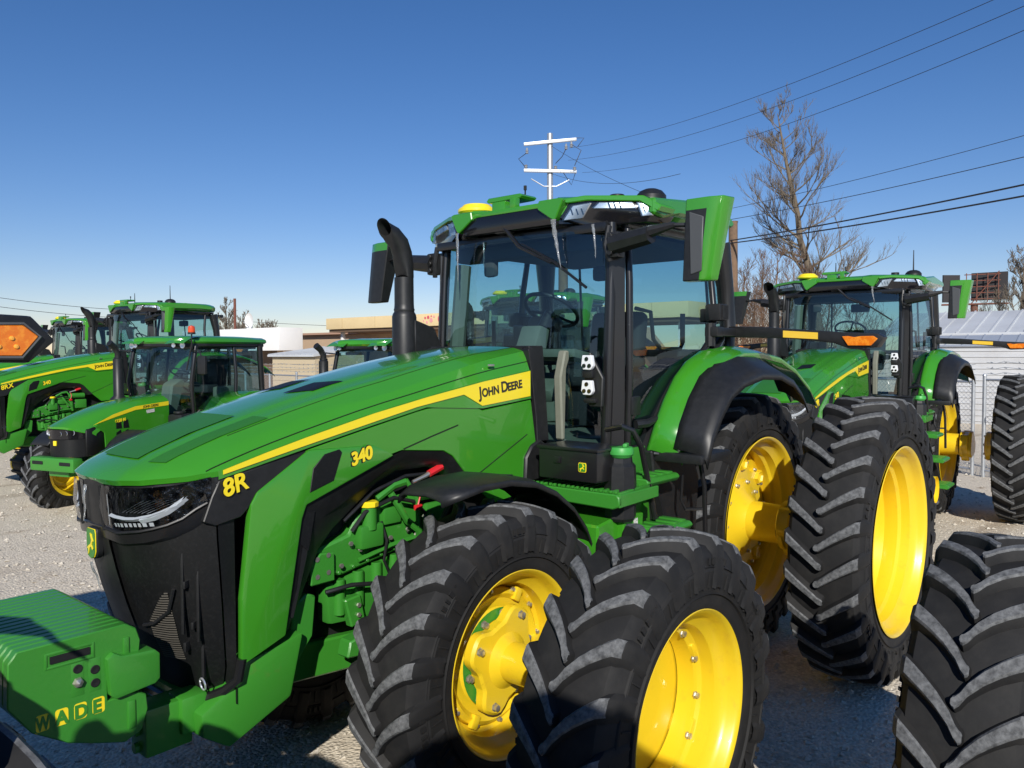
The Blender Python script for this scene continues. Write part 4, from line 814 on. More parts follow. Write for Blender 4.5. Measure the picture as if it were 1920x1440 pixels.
    m = MB(); m.prism([(1.44, 1.45), (1.25, 1.45), (1.05, 2.0), (1.15, 2.05), (1.35, 1.95)], 'y', -.12, .12, .03); m.box((.5, -.5, 1.85), (.6, .25, .2), None, .05); m.box((.5, .5, 1.8), (.5, .2, .2), None, .05); m.build('cab_trim', TRIM, cab)
    m = MB(); tl = Matrix.Rotation(R(-30), 3, 'Y'); c = Vector((1.02, 0, 2.12)); m.tube([c+tl @ Vector((.19*math.cos(a*math.pi/12), .19*math.sin(a*math.pi/12), 0)) for a in range(25)], .013, 6, cap=False); m.tube([c, c+tl @ Vector((0, 0, -.15))], .03, 8); m.tube([c+tl @ Vector((0, .19, 0)), c+tl @ Vector((0, -.19, 0))], .01, 6); m.build('steering_wheel', BLACK, cab)
    pl = [(1.52, -.62), (1.60, -.45), (1.50, -.2), (1.50, .2), (1.60, .45), (1.52, .62), (1.2, .78), (.2, .84), (-.18, .80), (-.18, -.80), (.2, -.84), (1.2, -.78)]
    m = MB(); b = bmesh.new(); rg = []
    for sc, z in ((.97, 2.63), (1, 2.66), (.99, 2.70), (.93, 2.735), (.6, 2.76)): rg.append([b.verts.new((.7+(x-.7)*sc, y*sc, z)) for x, y in pl])
    for i in range(4):
        for k in range(12): b.faces.new((rg[i][k], rg[i][(k+1) % 12], rg[i+1][(k+1) % 12], rg[i+1][k]))
    b.faces.new(rg[-1]); bmesh.ops.recalc_face_normals(b, faces=b.faces); m._merge(b, 0); roof = m.build('roof', GREEN, t, smooth=40)
    for s in S2:
        m = MB(); m.grid([[(1.30+.32*q, s*(y), 2.72-.10*q**2+.03*math.cos((y-.5)*5)) for y in (.28, .38, .48, .58, .68)] for q in (0, .3, .6, .85, 1, 1.08)]); m.build('lamp_brow', GREEN, roof, smooth=60)
    m = MB(); m.prism([(x*.97+.02, y*.96) for x, y in pl], 'z', 2.57, 2.655, .02); m.box((-.12, 0, 2.68), (.18, 1.5, .09), None, .03); m.build('roof_underside', BLACK, roof)
    for s in S2:
        for yy, xx, r_ in ((.56, 1.50, .055), (.42, 1.55, .042)):
            m = MB(); m.lathe([(0, .0005), (.01, r_*.7), (.03, r_), (.036, r_*.9), (.03, .0005)], (xx+.01, s*yy, 2.60), 'x', 18); m.build('roof_lamp', CHROME, roof)
        m = MB(); m.tube([(1.45, s*.66, 2.50), (1.50, s*.86, 2.52), (1.50, s*.92, 2.42)], .012, 6); m.box((1.49, s*.92, 2.28), (.05, .17, .30), None, .02); m.build('mirror', BLACK, t)
    m = MB(); m.tube([(1.50, .60, 2.2), (1.50, .72, 2.6), (1.50, .72, 2.78)], .012, 6); m.cyl((1.50, .72, 2.79), .06, .03, 'z', 16); bk = m.build('beacon_bracket', BLACK, t)
    m = MB(); m.lathe([(0, .055), (.06, .058), (.10, .05), (.12, .0005)], (1.50, .72, 2.80), 'z', 20); m.build('amber_beacon', mat('beacon_orange', (.65, .07, .01), .2, coat=.6), bk)
    m = MB(); ey = -.58; m.lathe([(-.25, .14), (-.15, .13), (-.1, .08), (.5, .078), (.52, .05)], (1.80, ey, 1.88), 'z', 20); m.tube([(1.80, ey, 2.38), (1.80, ey, 2.48), (1.86, ey, 2.57), (1.96, ey, 2.64)], [.05, .05, .05, .055], 14); m.build('exhaust_stack', BLACK, t, smooth=45)
    m = MB(); m.tube([(1.55, .72, 1.3), (1.5, .80, 1.5), (1.45, .82, 1.55)], .015, 6); m.cyl((1.62, .55, 1.52), .09, .03, 'z', 16); m.box((1.55, .55, 1.32), (.35, .3, .34), None, .04); m.build('side_tank', BLACK, t)
    m = MB(); m.box((.95, .82, 1.50), (.09, .01, .09)); m.build('warning_label', YLABEL, t)
    m = MB(); m.tube([(.95, .80, 1.20), (.75, .85, 1.62)], .008, 6); m.build('grab_rail', STEEL, t)
    return t

# ------------------------------------------------------------------ the rows of tractors
G8 = 'large green row crop tractors with yellow stripes'
T1 = make_tractor('8R', 'nearest large green tractor with dual wheels and green WADE front weights')
T2 = copy_tree(T1)
for c_ in list(T2.children):
    if c_.name.startswith('dual_wheel') and c_.location.x > 2: [bpy.data.objects.remove(q) for q in list(c_.children)+[c_]]
for c_ in T2.children:
    if c_.name.startswith('dual_wheel') and c_.location.y > 0: c_.location.y += .12
T2.location = (-6.87, -.184, 0); T2.rotation_euler.z = .036; tag(T2, 'large green tractor at right, behind the nearest one, before the white warehouse')
T3 = make_tractor('8RX', 'large green tractor at far left with 8RX on its hood, behind the small tractor', wheels=False); T3.location = (-2.867, -12.667, 0); T3.rotation_euler.z = .066
T4 = copy_tree(T3); T4.location = (-4.286, -19.694, -.05); tag(T4, 'large green tractor farthest left, mostly hidden behind the one marked 8RX'); T4.rotation_euler.z = .02
T7 = copy_tree(T1, skip=('dual_wheel', 'front_weights')); T7.location = (-6.19, -5.23, 0); T7.rotation_euler.z = -.02; tag(T7, 'large green tractor seen only through the windshield of the nearest tractor')
T0 = copy_tree(T3); T0.location = (2.2, -19.5, -.05); tag(T0, 'large green tractor cut off by the left edge behind the amber lamp'); T0.rotation_euler.z = .02
J = copy_tree(T1, skip=('front_weights', 'marker_arm', 'dual_wheel')); J.location = (6.50, .10, 0); tag(J, 'tractor beyond the left edge, only its black arm with an amber lamp shows')
K = copy_tree(T1, skip=('front_weights', 'dual_wheel')); K.location = (6.25, 5.15, 0); tag(K, 'unseen tractor added out of frame to cast shade on the nearest front tyres')  # unseen copy, placed so its shadow falls across the lower front tyres
T5 = make_utility('small green tractor with 6120 M on its hood and an orange beacon, at left', 'smaller green utility tractors'); T5.location = (-1.579, -9.888, -.10); T5.rotation_euler.z = .303
T6 = copy_tree(T5, skip=('beacon_bracket',)); T6.location = (-3.87, -7.144, -.152); T6.rotation_euler.z = .107; tag(T6, 'small green tractor peeking over the nearest hood in front of the tan building')
for nm_, (wx, wy), kd, zz_ in (('big lugged tractor tyre cut off by the lower right corner', (2.27, 2.955), 'fo', .796), ('dark tractor tyre cut off by the lower left corner in front of the green weights', (6.34, 1.86), 'ro', 1.017)):
    W_ = empty('loose_dual_tyre', (wx, wy, 0)); tag(W_, nm_, 'tyre', 'tractor tyres at the lower corners')
    r_ = bpy.data.objects.new('rim', RIMS[kd][0]); COL.objects.link(r_); r_.parent = W_; r_.location = (0, 0, zz_); r_.rotation_euler = (0, .55, 0); r_.scale.y = -1
    tq = bpy.data.objects.new('rubber_tread', RIMS[kd][1]); COL.objects.link(tq); tq.parent = r_
for tt, dy in ((J, 0),):
    m = MB(); m.prism([(-.5, .05), (-.5, -.05), (-1.2, -.06), (-1.68, -.072), (-1.76, -.0), (-1.69, .078), (-1.5, .085), (-1.3, .055)], 'y', .62, .70, .012, seg=2); ar = m.build('marker_arm', BLACK, tt); ar.location = (.44, -.69, 2.408); ar.scale = (1.18, 1.18, 1.18)
    m = MB(); m.prism([(-1.20, -.047), (-1.20, .020), (-1.53, .020), (-1.57, .045), (-1.66, .048), (-1.705, .012), (-1.655, -.050)], 'y', .70, .712, .003); al = m.build('amber_lamp', AMBER, ar)
    m = MB(); m.tube([(x_, .708, z_) for x_, z_ in ((-1.18, .024), (-1.528, .024), (-1.568, .049), (-1.663, .052), (-1.711, .012), (-1.658, -.055), (-1.18, -.052))], .006, 6); m.build('lamp_bezel', MATS['grey_plastic'], ar)
    m = MB()
    for q in range(9):
        for (dx_, dz_) in ((0, -.02), (.012, .006)): m.lathe([(0, .008), (.004, .006), (.005, .0005)], (-1.64+q*.048+dx_, .712, dz_), 'y', 10)
    m.build('lamp_cell', mat('amber_cell', (.95, .42, .05), .15, coat=1), al)
for tt in (T2, T3):
    for (ax_, ay_, ah) in ((1.40, .78, .28), (1.62, -.15, .16)): m = MB(); m.tube([(ax_, ay_, 3.38), (ax_, ay_, 3.42+ah)], [.010, .005], 6); m.build('antenna', BLACK, tt)
# icicles hanging from the cab roofs
def icicle(x, y, z, L_, r_, label, fx=0, fy=0, ph=0):
    m = MB(); n = 12; pts = []; rr = []
    for i in range(n+1):
        q = i/n; pts.append((x+fx*q+.004*math.sin(q*9+ph), y+fy*q+.004*math.sin(q*7+1+ph), z-L_*q)); rr.append(r_*.78*(1-q)**.8*(1+.25*math.sin(q*26+ph))+.0012)
    o = m.tube(pts, rr, 8) and m.build('icicle', ICE, smooth=60); tag(o, label, 'icicle', 'icicles hanging from the cab roof')
icicle(2.0, .425, 3.20, .31, .021, 'longest curved icicle at the left front corner of the nearest cab roof', -.02, .045, 1)
icicle(2.0, -.425, 3.20, .34, .013, 'thin icicle nearest the exhaust stack on the nearest cab roof', -.01, -.01, 2)
icicle(1.95, .70, 3.15, .21, .012, 'icicle between the wiper and the door post of the nearest cab', .0, .02, 3)
icicle(1.95, -.22, 3.12, .16, .008, 'short faint icicle left of the wiper on the nearest cab', 0, 0, 4)
icicle(4.672, -.03, 1.80, .15, .007, 'ice streak running down the black nose between the headlights', .01, .02, 5)
icicle(4.668, .01, 1.475, .13, .006, 'ice streak hanging below the emblem on the grille', -.04, .0, 6)
p_ = T2.matrix_basis
icicle(-4.88, .31, 3.20, .22, .018, 'icicle on the cab roof of the tractor to the right', .0, .03, 1)

# ------------------------------------------------------------------ ground
def ground_mat():
    m = bpy.data.materials.new('gravel_lot'); m.use_nodes = True; n = m.node_tree.nodes; l = m.node_tree.links; b = n['Principled BSDF']; b.inputs['Roughness'].default_value = .95; b.inputs['Specular IOR Level'].default_value = .2
    g = n.new('ShaderNodeNewGeometry')
    def noise(sc, det=6): t = n.new('ShaderNodeTexNoise'); t.inputs['Scale'].default_value = sc; t.inputs['Detail'].default_value = det; t.inputs['Roughness'].default_value = .7; l.new(g.outputs['Position'], t.inputs['Vector']); return t
    def mixc(f, a, c, lo, hi):
        mr = n.new('ShaderNodeMapRange'); mr.inputs[1].default_value = lo; mr.inputs[2].default_value = hi; l.new(f, mr.inputs[0])
        mx = n.new('ShaderNodeMix'); mx.data_type = 'RGBA'; l.new(mr.outputs[0], mx.inputs['Factor'])
        for k, v in (('A', a), ('B', c)):
            if isinstance(v, tuple): mx.inputs[k].default_value = (*v, 1)
            else: l.new(v, mx.inputs[k])
        return mx.outputs['Result']
    big = noise(.35, 4); mid = noise(2.2); fine = noise(38, 8)
    vo = n.new('ShaderNodeTexVoronoi'); vo.inputs['Scale'].default_value = 42; l.new(g.outputs['Position'], vo.inputs['Vector'])
    c1 = mixc(fine.outputs[0], (.56, .49, .385), (.86, .78, .65), .35, .7)
    c2 = mixc(mid.outputs[0], c1, (.36, .275, .19), .56, .74)
    c3 = mixc(big.outputs[0], c2, (.66, .59, .48), .45, .65)
    mp = n.new('ShaderNodeMapping'); mp.inputs['Rotation'].default_value = (0, 0, .25); mp.inputs['Scale'].default_value = (.30, 1.5, 1); l.new(g.outputs['Position'], mp.inputs[0])
    ru = n.new('ShaderNodeTexNoise'); ru.inputs['Scale'].default_value = 1.0; ru.inputs['Detail'].default_value = 5; l.new(mp.outputs[0], ru.inputs['Vector'])
    c3 = mixc(ru.outputs[0], c3, (.34, .27, .195), .58, .76)
    mul = n.new('ShaderNodeMix'); mul.data_type = 'RGBA'; mul.blend_type = 'MULTIPLY'; mul.inputs['Factor'].default_value = .65; l.new(c3, mul.inputs['A'])
    cc = mixc(vo.outputs['Color'], (.74, .72, .70), (1.15, 1.13, 1.10), .2, .8); l.new(cc, mul.inputs['B']); l.new(mul.outputs['Result'], b.inputs['Base Color'])
    bu = n.new('ShaderNodeBump'); bu.inputs['Distance'].default_value = .012; bu.inputs['Strength'].default_value = .8; l.new(vo.outputs['Distance'], bu.inputs['Height']); bu.invert = True
    bu2 = n.new('ShaderNodeBump'); bu2.inputs['Distance'].default_value = .03; bu2.inputs['Strength'].default_value = .5; l.new(mid.outputs[0], bu2.inputs['Height']); l.new(bu.outputs[0], bu2.inputs['Normal']); l.new(bu2.outputs[0], b.inputs['Normal'])
    return m
m = MB(); m.quad((-900, -900, 0), (900, -900, 0), (900, 900, 0), (-900, 900, 0)); tag(m.build('ground', ground_mat(), smooth=0), kind='structure')
# loose stones on the lot: nobody could count them
vs, fc = [], []
rnd = random.Random(3)
def stone(x, y, s_):
    i0 = len(vs); a = rnd.random()*6.28
    for k in range(4): q = a+k*1.57+rnd.uniform(-.4, .4); rr_ = s_*rnd.uniform(.7, 1.2); vs.append((x+rr_*math.cos(q), y+rr_*math.sin(q), s_*rnd.uniform(.0, .35)))
    vs.append((x+rnd.uniform(-.3, .3)*s_, y+rnd.uniform(-.3, .3)*s_, s_*rnd.uniform(.55, .95)))
    for k in range(4): fc.append((i0+k, i0+(k+1) % 4, i0+4))
for _ in range(13000):
    d = 2.5+rnd.random()**1.6*20; a = rnd.uniform(-.68, .68); x = CAM.x+d*(fw.x+rt.x*math.tan(a)); y = CAM.y+d*(fw.y+rt.y*math.tan(a))
    stone(x, y, rnd.choice((.008, .010, .013, .018, .024))*(.7+d/14))
me = bpy.data.meshes.new('gravel_stones'); me.from_pydata(vs, [], fc); me.materials.append(mat('limestone', (.50, .45, .37), .9, noise=(3, (.64, .585, .49), .4, .7)))
go = bpy.data.objects.new('gravel_stones', me); COL.objects.link(go); tag(go, 'loose pale limestone gravel scattered over the lot', 'gravel', kind='stuff')

# ------------------------------------------------------------------ buildings, fence, poles, wires, trees
TAN = mat('tan_block_wall', (.50, .36, .235), .85, noise=(.6, (.44, .31, .20), .4, .7), bump=(6, .2, .02)); CREAM = mat('cream_fascia', (.78, .60, .32), .6, noise=(.8, (.70, .53, .28), .5, .8)); WHITE = mat('white_fascia', (.80, .79, .77), .6, noise=(.7, (.74, .73, .71), .4, .7))
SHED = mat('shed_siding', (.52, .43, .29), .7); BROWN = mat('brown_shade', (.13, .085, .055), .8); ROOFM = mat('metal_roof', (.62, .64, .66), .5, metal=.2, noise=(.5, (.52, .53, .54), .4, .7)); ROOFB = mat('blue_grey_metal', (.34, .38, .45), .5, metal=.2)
WALLM = mat('corrugated_wall', (.60, .61, .62), .55, metal=.1, noise=(.9, (.50, .50, .50), .4, .7)); WOODP = mat('weathered_wood', (.20, .125, .075), .9, noise=(5, (.12, .08, .055), .4, .7), bump=(30, .3, .01)); RUST = mat('rust_brown', (.16, .055, .035), .8)
BARK = mat('bark', (.17, .135, .095), .9, noise=(6, (.11, .085, .062), .4, .7)); TWIG = mat('twigs', (.19, .155, .115), .9); BRUSH = mat('dry_brush', (.17, .10, .06), .9, noise=(2, (.24, .15, .095), .4, .7)); WIRE = mat('wire', (.02, .02, .022), .6)
# cream canopy building
b1 = empty('canopy_building', (-17.2, -18, 0)); tag(b1, 'cream fascia canopy with pink bubble decoration behind the nearest hood', 'building')
m = MB(); m.box((0, .1, 3.72), (1.4, 18.6, .50), None, .01); m.build('fascia', CREAM, b1)
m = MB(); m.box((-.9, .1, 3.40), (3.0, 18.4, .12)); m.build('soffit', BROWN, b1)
for y in (-8.6, -4.6, 2.4, 8.9): m = MB(); m.box((.2, y, 1.7), (.16, .16, 3.5), None, .02); m.build('canopy_post', WHITE, b1)
for i in range(8): m = MB(); m.box((.704, -8+i*2.3, 3.72), (.006, .02, .48)); m.build('fascia_seam', mat('seam', (.5, .38, .2), .8), b1)
PINK = mat('pink_paint', (.62, .10, .13), .6); PINK2 = mat('pale_pink_paint', (.75, .33, .33), .6)
for i, (y, z, r_) in enumerate(((-2.62, 3.68, .035), (-2.52, 3.80, .05), (-2.42, 3.62, .055), (-2.34, 3.82, .07), (-2.17, 3.70, .095), (-2.16, 3.86, .035), (-2.00, 3.84, .05), (-1.62, 3.74, .16))):
    m = MB(); m.cyl((.706, y, z), r_, .012, 'x', 24); m.build('bubble', PINK if i % 2 else PINK2, b1)
# tan block building
b2 = empty('tan_building', (-18.6, -29, 0)); tag(b2, 'long tan block building with a brown roof edge behind the fence', 'building')
m = MB(); m.box((-3, 2, 1.6), (6, 24, 3.4)); m.build('wall', TAN, b2); m = MB(); m.box((-2.9, 2, 3.36), (6.4, 24.4, .10)); m.build('roof_edge', mat('roof_edge', (.42, .25, .17), .8), b2)
m = MB(); m.box((.03, -3.4, 2.72), (.06, .7, .72), None, .01); m.build('wall_vent', mat('vent_grey', (.38, .34, .29), .6), b2)
m = MB(); m.box((.02, 6.0, .8), (.04, 7.5, 1.6)); m.build('lower_band', mat('pale_band', (.55, .40, .30), .85), b2)
# angled tan wall and white sign under the canopy
b3 = empty('tan_house', (-19.2, -17.0, 0)); tag(b3, 'tan stucco house with an angled corner under the cream canopy', 'building')
m = MB(); m.prism([(-5, 0), (5.5, 0), (5.5, 1.9), (4.2, 3.35), (-5, 3.35)], 'x', -2, 0); m.build('wall', mat('stucco', (.46, .31, .22), .9), b3)
# white rear store seen above the tan building
b4 = empty('white_store', (-26, -30, 0)); tag(b4, 'low white flat roofed store behind the tan building', 'building'); m = MB(); m.box((0, 6, 2.15), (6, 13, 4.3)); m.build('wall', WHITE, b4); m = MB(); m.box((0, 6, 4.32), (6.3, 13.3, .08)); m.build('roof_edge', WHITE, b4)
# white fascia block with dish
b5 = empty('white_awning_building', (-13.6, -30.5, 0)); tag(b5, 'building with a deep white fascia and satellite dish behind the small tractor', 'building')
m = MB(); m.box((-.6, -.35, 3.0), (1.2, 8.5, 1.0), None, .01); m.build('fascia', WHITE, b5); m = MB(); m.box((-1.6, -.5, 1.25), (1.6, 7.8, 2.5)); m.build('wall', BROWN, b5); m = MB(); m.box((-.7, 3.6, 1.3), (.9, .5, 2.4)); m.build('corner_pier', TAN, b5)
ds = empty('satellite_dish', (-13.9, -29.3, 3.5)); tag(ds, 'white satellite dish on the white fascia roof', 'dish')
m = MB(); m.lathe([(.10, .36), (.04, .25), (.0, .0005)], (0, 0, .35), 'x', 28); m.build('reflector', WHITE, ds); m = MB(); m.tube([(-.05, 0, 0), (-.05, 0, .3)], .03, 8); m.build('mast', STEEL, ds); m = MB(); m.tube([(.1, 0, .1), (.4, 0, .3)], .02, 6); m.build('feed_arm', STEEL, ds)
# storage shed
b6 = empty('storage_shed', (-11.9, -21.4, 0), .1); tag(b6, 'tan metal storage shed with a grey ribbed roof behind the chain link fence', 'shed')
m = MB(); m.box((0, 0, 1.15), (2.4, 2.3, 2.3))
for i in range(11): m.box((1.205, 0, .2+i*.2), (.02, 2.3, .03)); m.box((0, -1.155, .2+i*.2), (2.4, .02, .03))
m.build('wall', SHED, b6); m = MB(); m.prism([(-1.35, 2.52), (1.35, 2.25), (1.35, 2.32), (-1.35, 2.62)], 'y', -1.25, 1.25)
for i in range(9): m.prism([(-1.35, 2.62), (1.35, 2.32), (1.35, 2.35), (-1.35, 2.65)], 'y', -1.2+i*.3, -1.17+i*.3)
m.build('roof', ROOFM, b6)
# white metal warehouse at right
wa = math.atan2(-20.2+23.6, 0); b7 = empty('metal_warehouse', (-23.4, -3.9, 0), R(90)); b7.scale.y = -1; tag(b7, 'white corrugated metal warehouse with a ribbed roof behind the right hand tractor', 'building')
m = MB(); L_ = 30; m.box((1.5+L_/2-1.5, -1.0, 1.32), (L_, 1.8, 2.64), None)
for i in range(14): m.tube([(0, -.09, .1+i*.19), (L_, -.09, .1+i*.19)], .022, 5)
m.build('wall', WALLM, b7)
m = MB(); m.prism([(-.02, 2.52), (-.02, 2.56), (-.85, 2.90), (-.85, 2.86)], 'x', -.2, L_)
for i in range(60): m.prism([(-.02, 2.56), (-.02, 2.59), (-.85, 2.93), (-.85, 2.90)], 'x', i*.5, i*.5+.04)
m.build('lower_roof', ROOFB, b7)
m = MB(); m.prism([(-1.6, 2.92), (-1.6, 3.0), (-4.6, 3.85), (-4.6, 3.78)], 'x', -1.5, L_)
for i in range(64): m.prism([(-1.6, 3.0), (-1.6, 3.04), (-4.6, 3.89), (-4.6, 3.85)], 'x', -1.5+i*.5, -1.45+i*.5)
m.build('upper_roof', ROOFM, b7); m = MB(); m.box((L_/2-.7, -3, 1.5), (L_, 3, 2.9)); m.build('upper_wall', WALLM, b7)
# billboard far behind
b8 = empty('billboard', (-63, -9.6, 0), .25); tag(b8, 'dark billboard back with a rusty red steel frame on the far right', 'billboard')
m = MB(); m.box((-.5, -1.55, 7.2), (.15, 1.3, 2.1), (0, 0, .5)); m.box((-.5, 1.0, 7.3), (.15, 2.4, 2.1), (0, 0, -.2)); m.build('panel', mat('billboard_back', (.03, .028, .03), .8), b8)
m = MB()
for k in range(5): m.box((-.1, .5, 6.35+k*.46), (.08, 2.4, .06))
for k in range(4): m.box((-.0, -.55+k*.7, 7.2), (.1, .06, 2.2))
m.tube([(0, -.2, 6.0), (0, 1.6, 8.4)], .04, 5); m.box((0, 0, 5.95), (.8, 4.4, .10)); m.build('steel_frame', RUST, b8)
m = MB(); m.cyl((0, 0, 3), .25, 6, 'z', 16); m.build('post', RUST, b8)
# steel utility pole with two crossarms
up_ = empty('utility_pole', (-24.26, -20.11, 0), R(42)); tag(up_, 'tall grey steel utility pole with two crossarms above the nearest cab', 'utility pole')
m = MB(); m.tube([(0, 0, 0), (0, 0, 12.75)], [.19, .13], 16); m.build('pole', STEEL, up_)
def crossarm(z, h_): 
    m = MB(); m.box((.17, 0, z), (.12, 2.5, .14), (h_, 0, 0), .01); m.build('crossarm', STEEL, up_)
crossarm(12.32, .10); crossarm(10.95, -.02)
for (y, z) in ((-1.1, 12.0), (.75, 12.2), (1.0, 12.3)):
    m = MB(); m.lathe([(-.25, .03), (-.22, .09), (-.16, .04), (-.12, .09), (-.06, .04), (0, .05), (.05, .0005)], (.2, y, z), 'z', 12); m.build('insulator', STEEL, up_)
for (y, z) in ((-1.15, 11.2), (.25, 11.15), (1.15, 11.1)):
    m = MB(); m.lathe([(0, .03), (.05, .10), (.1, .05), (.15, .09), (.2, .03)], (.2, y, z-.15), 'z', 12); m.build('insulator', STEEL, up_)
m = MB(); m.tube([(.1, -.9, 10.6), (.1, -.3, 10.25), (.1, .3, 10.25), (.1, .9, 10.55)], .03, 6); m.build('brace', STEEL, up_)
for pts in (((.2, -1.1, 11.8), (.25, -1.5, 11.5), (.2, -1.2, 11.15)), ((.2, .75, 12.0), (.3, .55, 11.6), (.2, .25, 11.3)), ((.2, 1.0, 12.2), (.3, 1.45, 11.9), (.2, 1.15, 11.2)), ((.2, 1.15, 12.5), (.2, 1.6, 12.5), (.2, 1.3, 12.1)), ((.2, .6, 10.9), (.2, 1.0, 10.3), (.2, 1.2, 10.9))):
    m = MB(); m.tube(pts, .018, 5); m.build('jumper_wire', WIRE, up_)
wp = empty('wooden_pole', (-16.61, -7.15, 0)); tag(wp, 'brown wooden utility pole right of the nearest cab', 'utility pole'); m = MB(); m.tube([(0, 0, 0), (.05, 0, 6.25)], [.17, .13], 14); m.cyl((0, 0, 6.26), .12, .04, 'z', 12); m.build('pole', WOODP, wp)
wp2 = empty('wooden_pole', (-17.6, -14.3, 0)); tag(wp2, 'dark wooden pole seen through the nearest windshield', 'utility pole'); m = MB(); m.tube([(0, 0, 0), (0, 0, 5.9)], [.2, .17], 14); m.build('pole', WOODP, wp2)
fp = empty('metal_pole', (-26.0, -51.4, 0)); tag(fp, 'thin rust brown pole above the satellite dish', 'pole'); m = MB(); m.tube([(0, 0, 0), (0, 0, 6.5)], .10, 8); m.build('pole', RUST, fp)
def at(px, py, d): return CAM+d*(fw+r2*(px-960)/1501.7-u2*(py-720)/1501.7)
def wire(a, b_, sag, rad, label, n=26):
    m = MB(); a = Vector(a); b_ = Vector(b_); m.tube([a+(b_-a)*(i/n)-Vector((0, 0, sag*4*(i/n)*(1-i/n))) for i in range(n+1)], rad, 5); tag(m.build('power_line', WIRE), label, 'power line', 'overhead wires')
wire((-24.3, -19.0, 11.9), (-10.2, 1.9, 8.75), .5, .0065, 'topmost thin wire from the steel pole to the upper right corner')
wire((-24.5, -19.2, 11.4), (-10.2, 1.9, 8.42), .55, .0065, 'middle thin wire from the steel pole to the upper right')
wire((-25.2, -18.9, 10.9), (-10.2, 1.9, 8.02), .6, .0065, 'lowest thin wire from the steel pole to the upper right')
wire((-16.5, -7.25, 5.70), (-10.0, 2.0, 5.27), .06, .018, 'thick black cable from the wooden pole to the right edge, upper of the pair')
wire((-16.5, -7.25, 5.62), (-10.0, 2.0, 5.06), .06, .018, 'thick black cable from the wooden pole to the right edge, lower of the pair')
wire((-17.6, -9.5, 6.45), (-12.5, 1.8, 6.28), .12, .009, 'thin wire just above the two thick cables')
wire((-17.6, -9.5, 6.75), (-12.5, 1.8, 6.72), .12, .007, 'faint wire crossing the tall bare tree')
wire((-18.2, -54, 6.9), (-20.5, -62, 6.45), .1, .02, 'upper faint wire at the left edge') if False else None
wire(at(-10, 557, 50), at(230, 581, 60), .1, .016, 'upper faint wire above the far left tractors')
wire(at(-10, 574, 50), at(230, 596, 60), .1, .016, 'lower faint wire above the far left tractors')
wire(at(450, 602, 60), at(840, 616, 50), .1, .014, 'faint wire above the tan building')
wire((-24.3, -20.1, 10.9), (-17.6, -9.5, 8.2), .4, .008, 'thin wire slanting down behind the nearest cab roof')
wire((-24.3, -20.1, 12.2), (-16.6, -7.15, 6.2), .3, .008, 'wire from the steel pole down to the wooden pole')
# trees
def limb_tree(name, base, tip, r0, label, cat, seed, nb, levels, spread, blen, mt, mt2, group=None, tw=.007, bend=.3, up0=.45, start=.2):
    rn = random.Random(seed); root = empty(name, base); tag(root, label, cat, group)
    vs_, fs_ = [], []; tv, tf = [], []
    def seg(pts, rads, V, F, n):
        i0 = len(V); N = None
        for i, p in enumerate(pts):
            t_ = (pts[min(i+1, len(pts)-1)]-pts[max(i-1, 0)])
            if t_.length < 1e-6: t_ = Vector((0, 0, 1))
            t_.normalize(); N = t_.orthogonal().normalized() if N is None else (N-t_*N.dot(t_)).normalized(); B = t_.cross(N)
            for k in range(n): V.append(tuple(p+(N*math.cos(6.2832*k/n)+B*math.sin(6.2832*k/n))*rads[i]))
        for i in range(len(pts)-1):
            for k in range(n): F.append((i0+i*n+k, i0+i*n+(k+1) % n, i0+(i+1)*n+(k+1) % n, i0+(i+1)*n+k))
    tipv = Vector(tip)-Vector(base); n = 12; tr = []; rr = []
    for i in range(n+1):
        q = i/n; tr.append(tipv*q+Vector((rn.uniform(-1, 1), rn.uniform(-1, 1), 0))*bend*.35*math.sin(q*math.pi)*.6); rr.append(r0*(1-q)**.75+.012)
    seg(tr, rr, vs_, fs_, 8)
    def branch(p, d, L, r_, lv):
        pts = [p.copy()]; q = p.copy(); dd = d.copy(); ns = 5
        for i in range(ns):
            dd = (dd+Vector((rn.uniform(-1, 1), rn.uniform(-1, 1), rn.uniform(-.6, 1)))*.16+Vector((0, 0, .05))).normalized(); q = q+dd*L/ns; pts.append(q.copy())
        seg(pts, [max(tw*.6, r_*(1-.75*i/ns)) for i in range(ns+1)], tv, tf, 3 if lv < 2 else 5)
        if lv > 0:
            for _ in range(rn.randint(4, 7)):
                k = rn.uniform(.2, 1)*ns; i = min(int(k), ns-1); pp = pts[i].lerp(pts[i+1], k-i)
                nd = (dd+Vector((rn.uniform(-1, 1), rn.uniform(-1, 1), rn.uniform(-.4, .9)))*spread).normalized(); branch(pp, nd, L*rn.uniform(.35, .65), max(tw, r_*.45), lv-1)
    for i in range(nb):
        q = start+(1-start)*(i+rn.random())/nb; k = q*n; j = min(int(k), n-1); pp = tr[j].lerp(tr[j+1], k-j); a = rn.uniform(0, 6.28)
        d = Vector((math.cos(a), math.sin(a), up0+.25*q)).normalized(); branch(pp, d, blen*(1.15-.9*q)*rn.uniform(.6, 1.15), r0*.42*(1-q*.8), levels)
    for nm_, V, F, mm_ in (('trunk', vs_, fs_, mt), ('crown', tv, tf, mt2)):
        me = bpy.data.meshes.new(nm_); me.from_pydata(V, [], F); me.materials.append(mm_); me.polygons.foreach_set('use_smooth', [True]*len(me.polygons)); o = bpy.data.objects.new(nm_, me); COL.objects.link(o); o.parent = root
    return root
limb_tree('bare_tree', (-24.7, -6.85, 0), (-23.5, -8.7, 11.3), .20, 'tall leaning bare tree right of the nearest cab', 'tree', 11, 40, 3, .66, 3.1, BARK, TWIG, tw=.0055, up0=.25, start=.36)
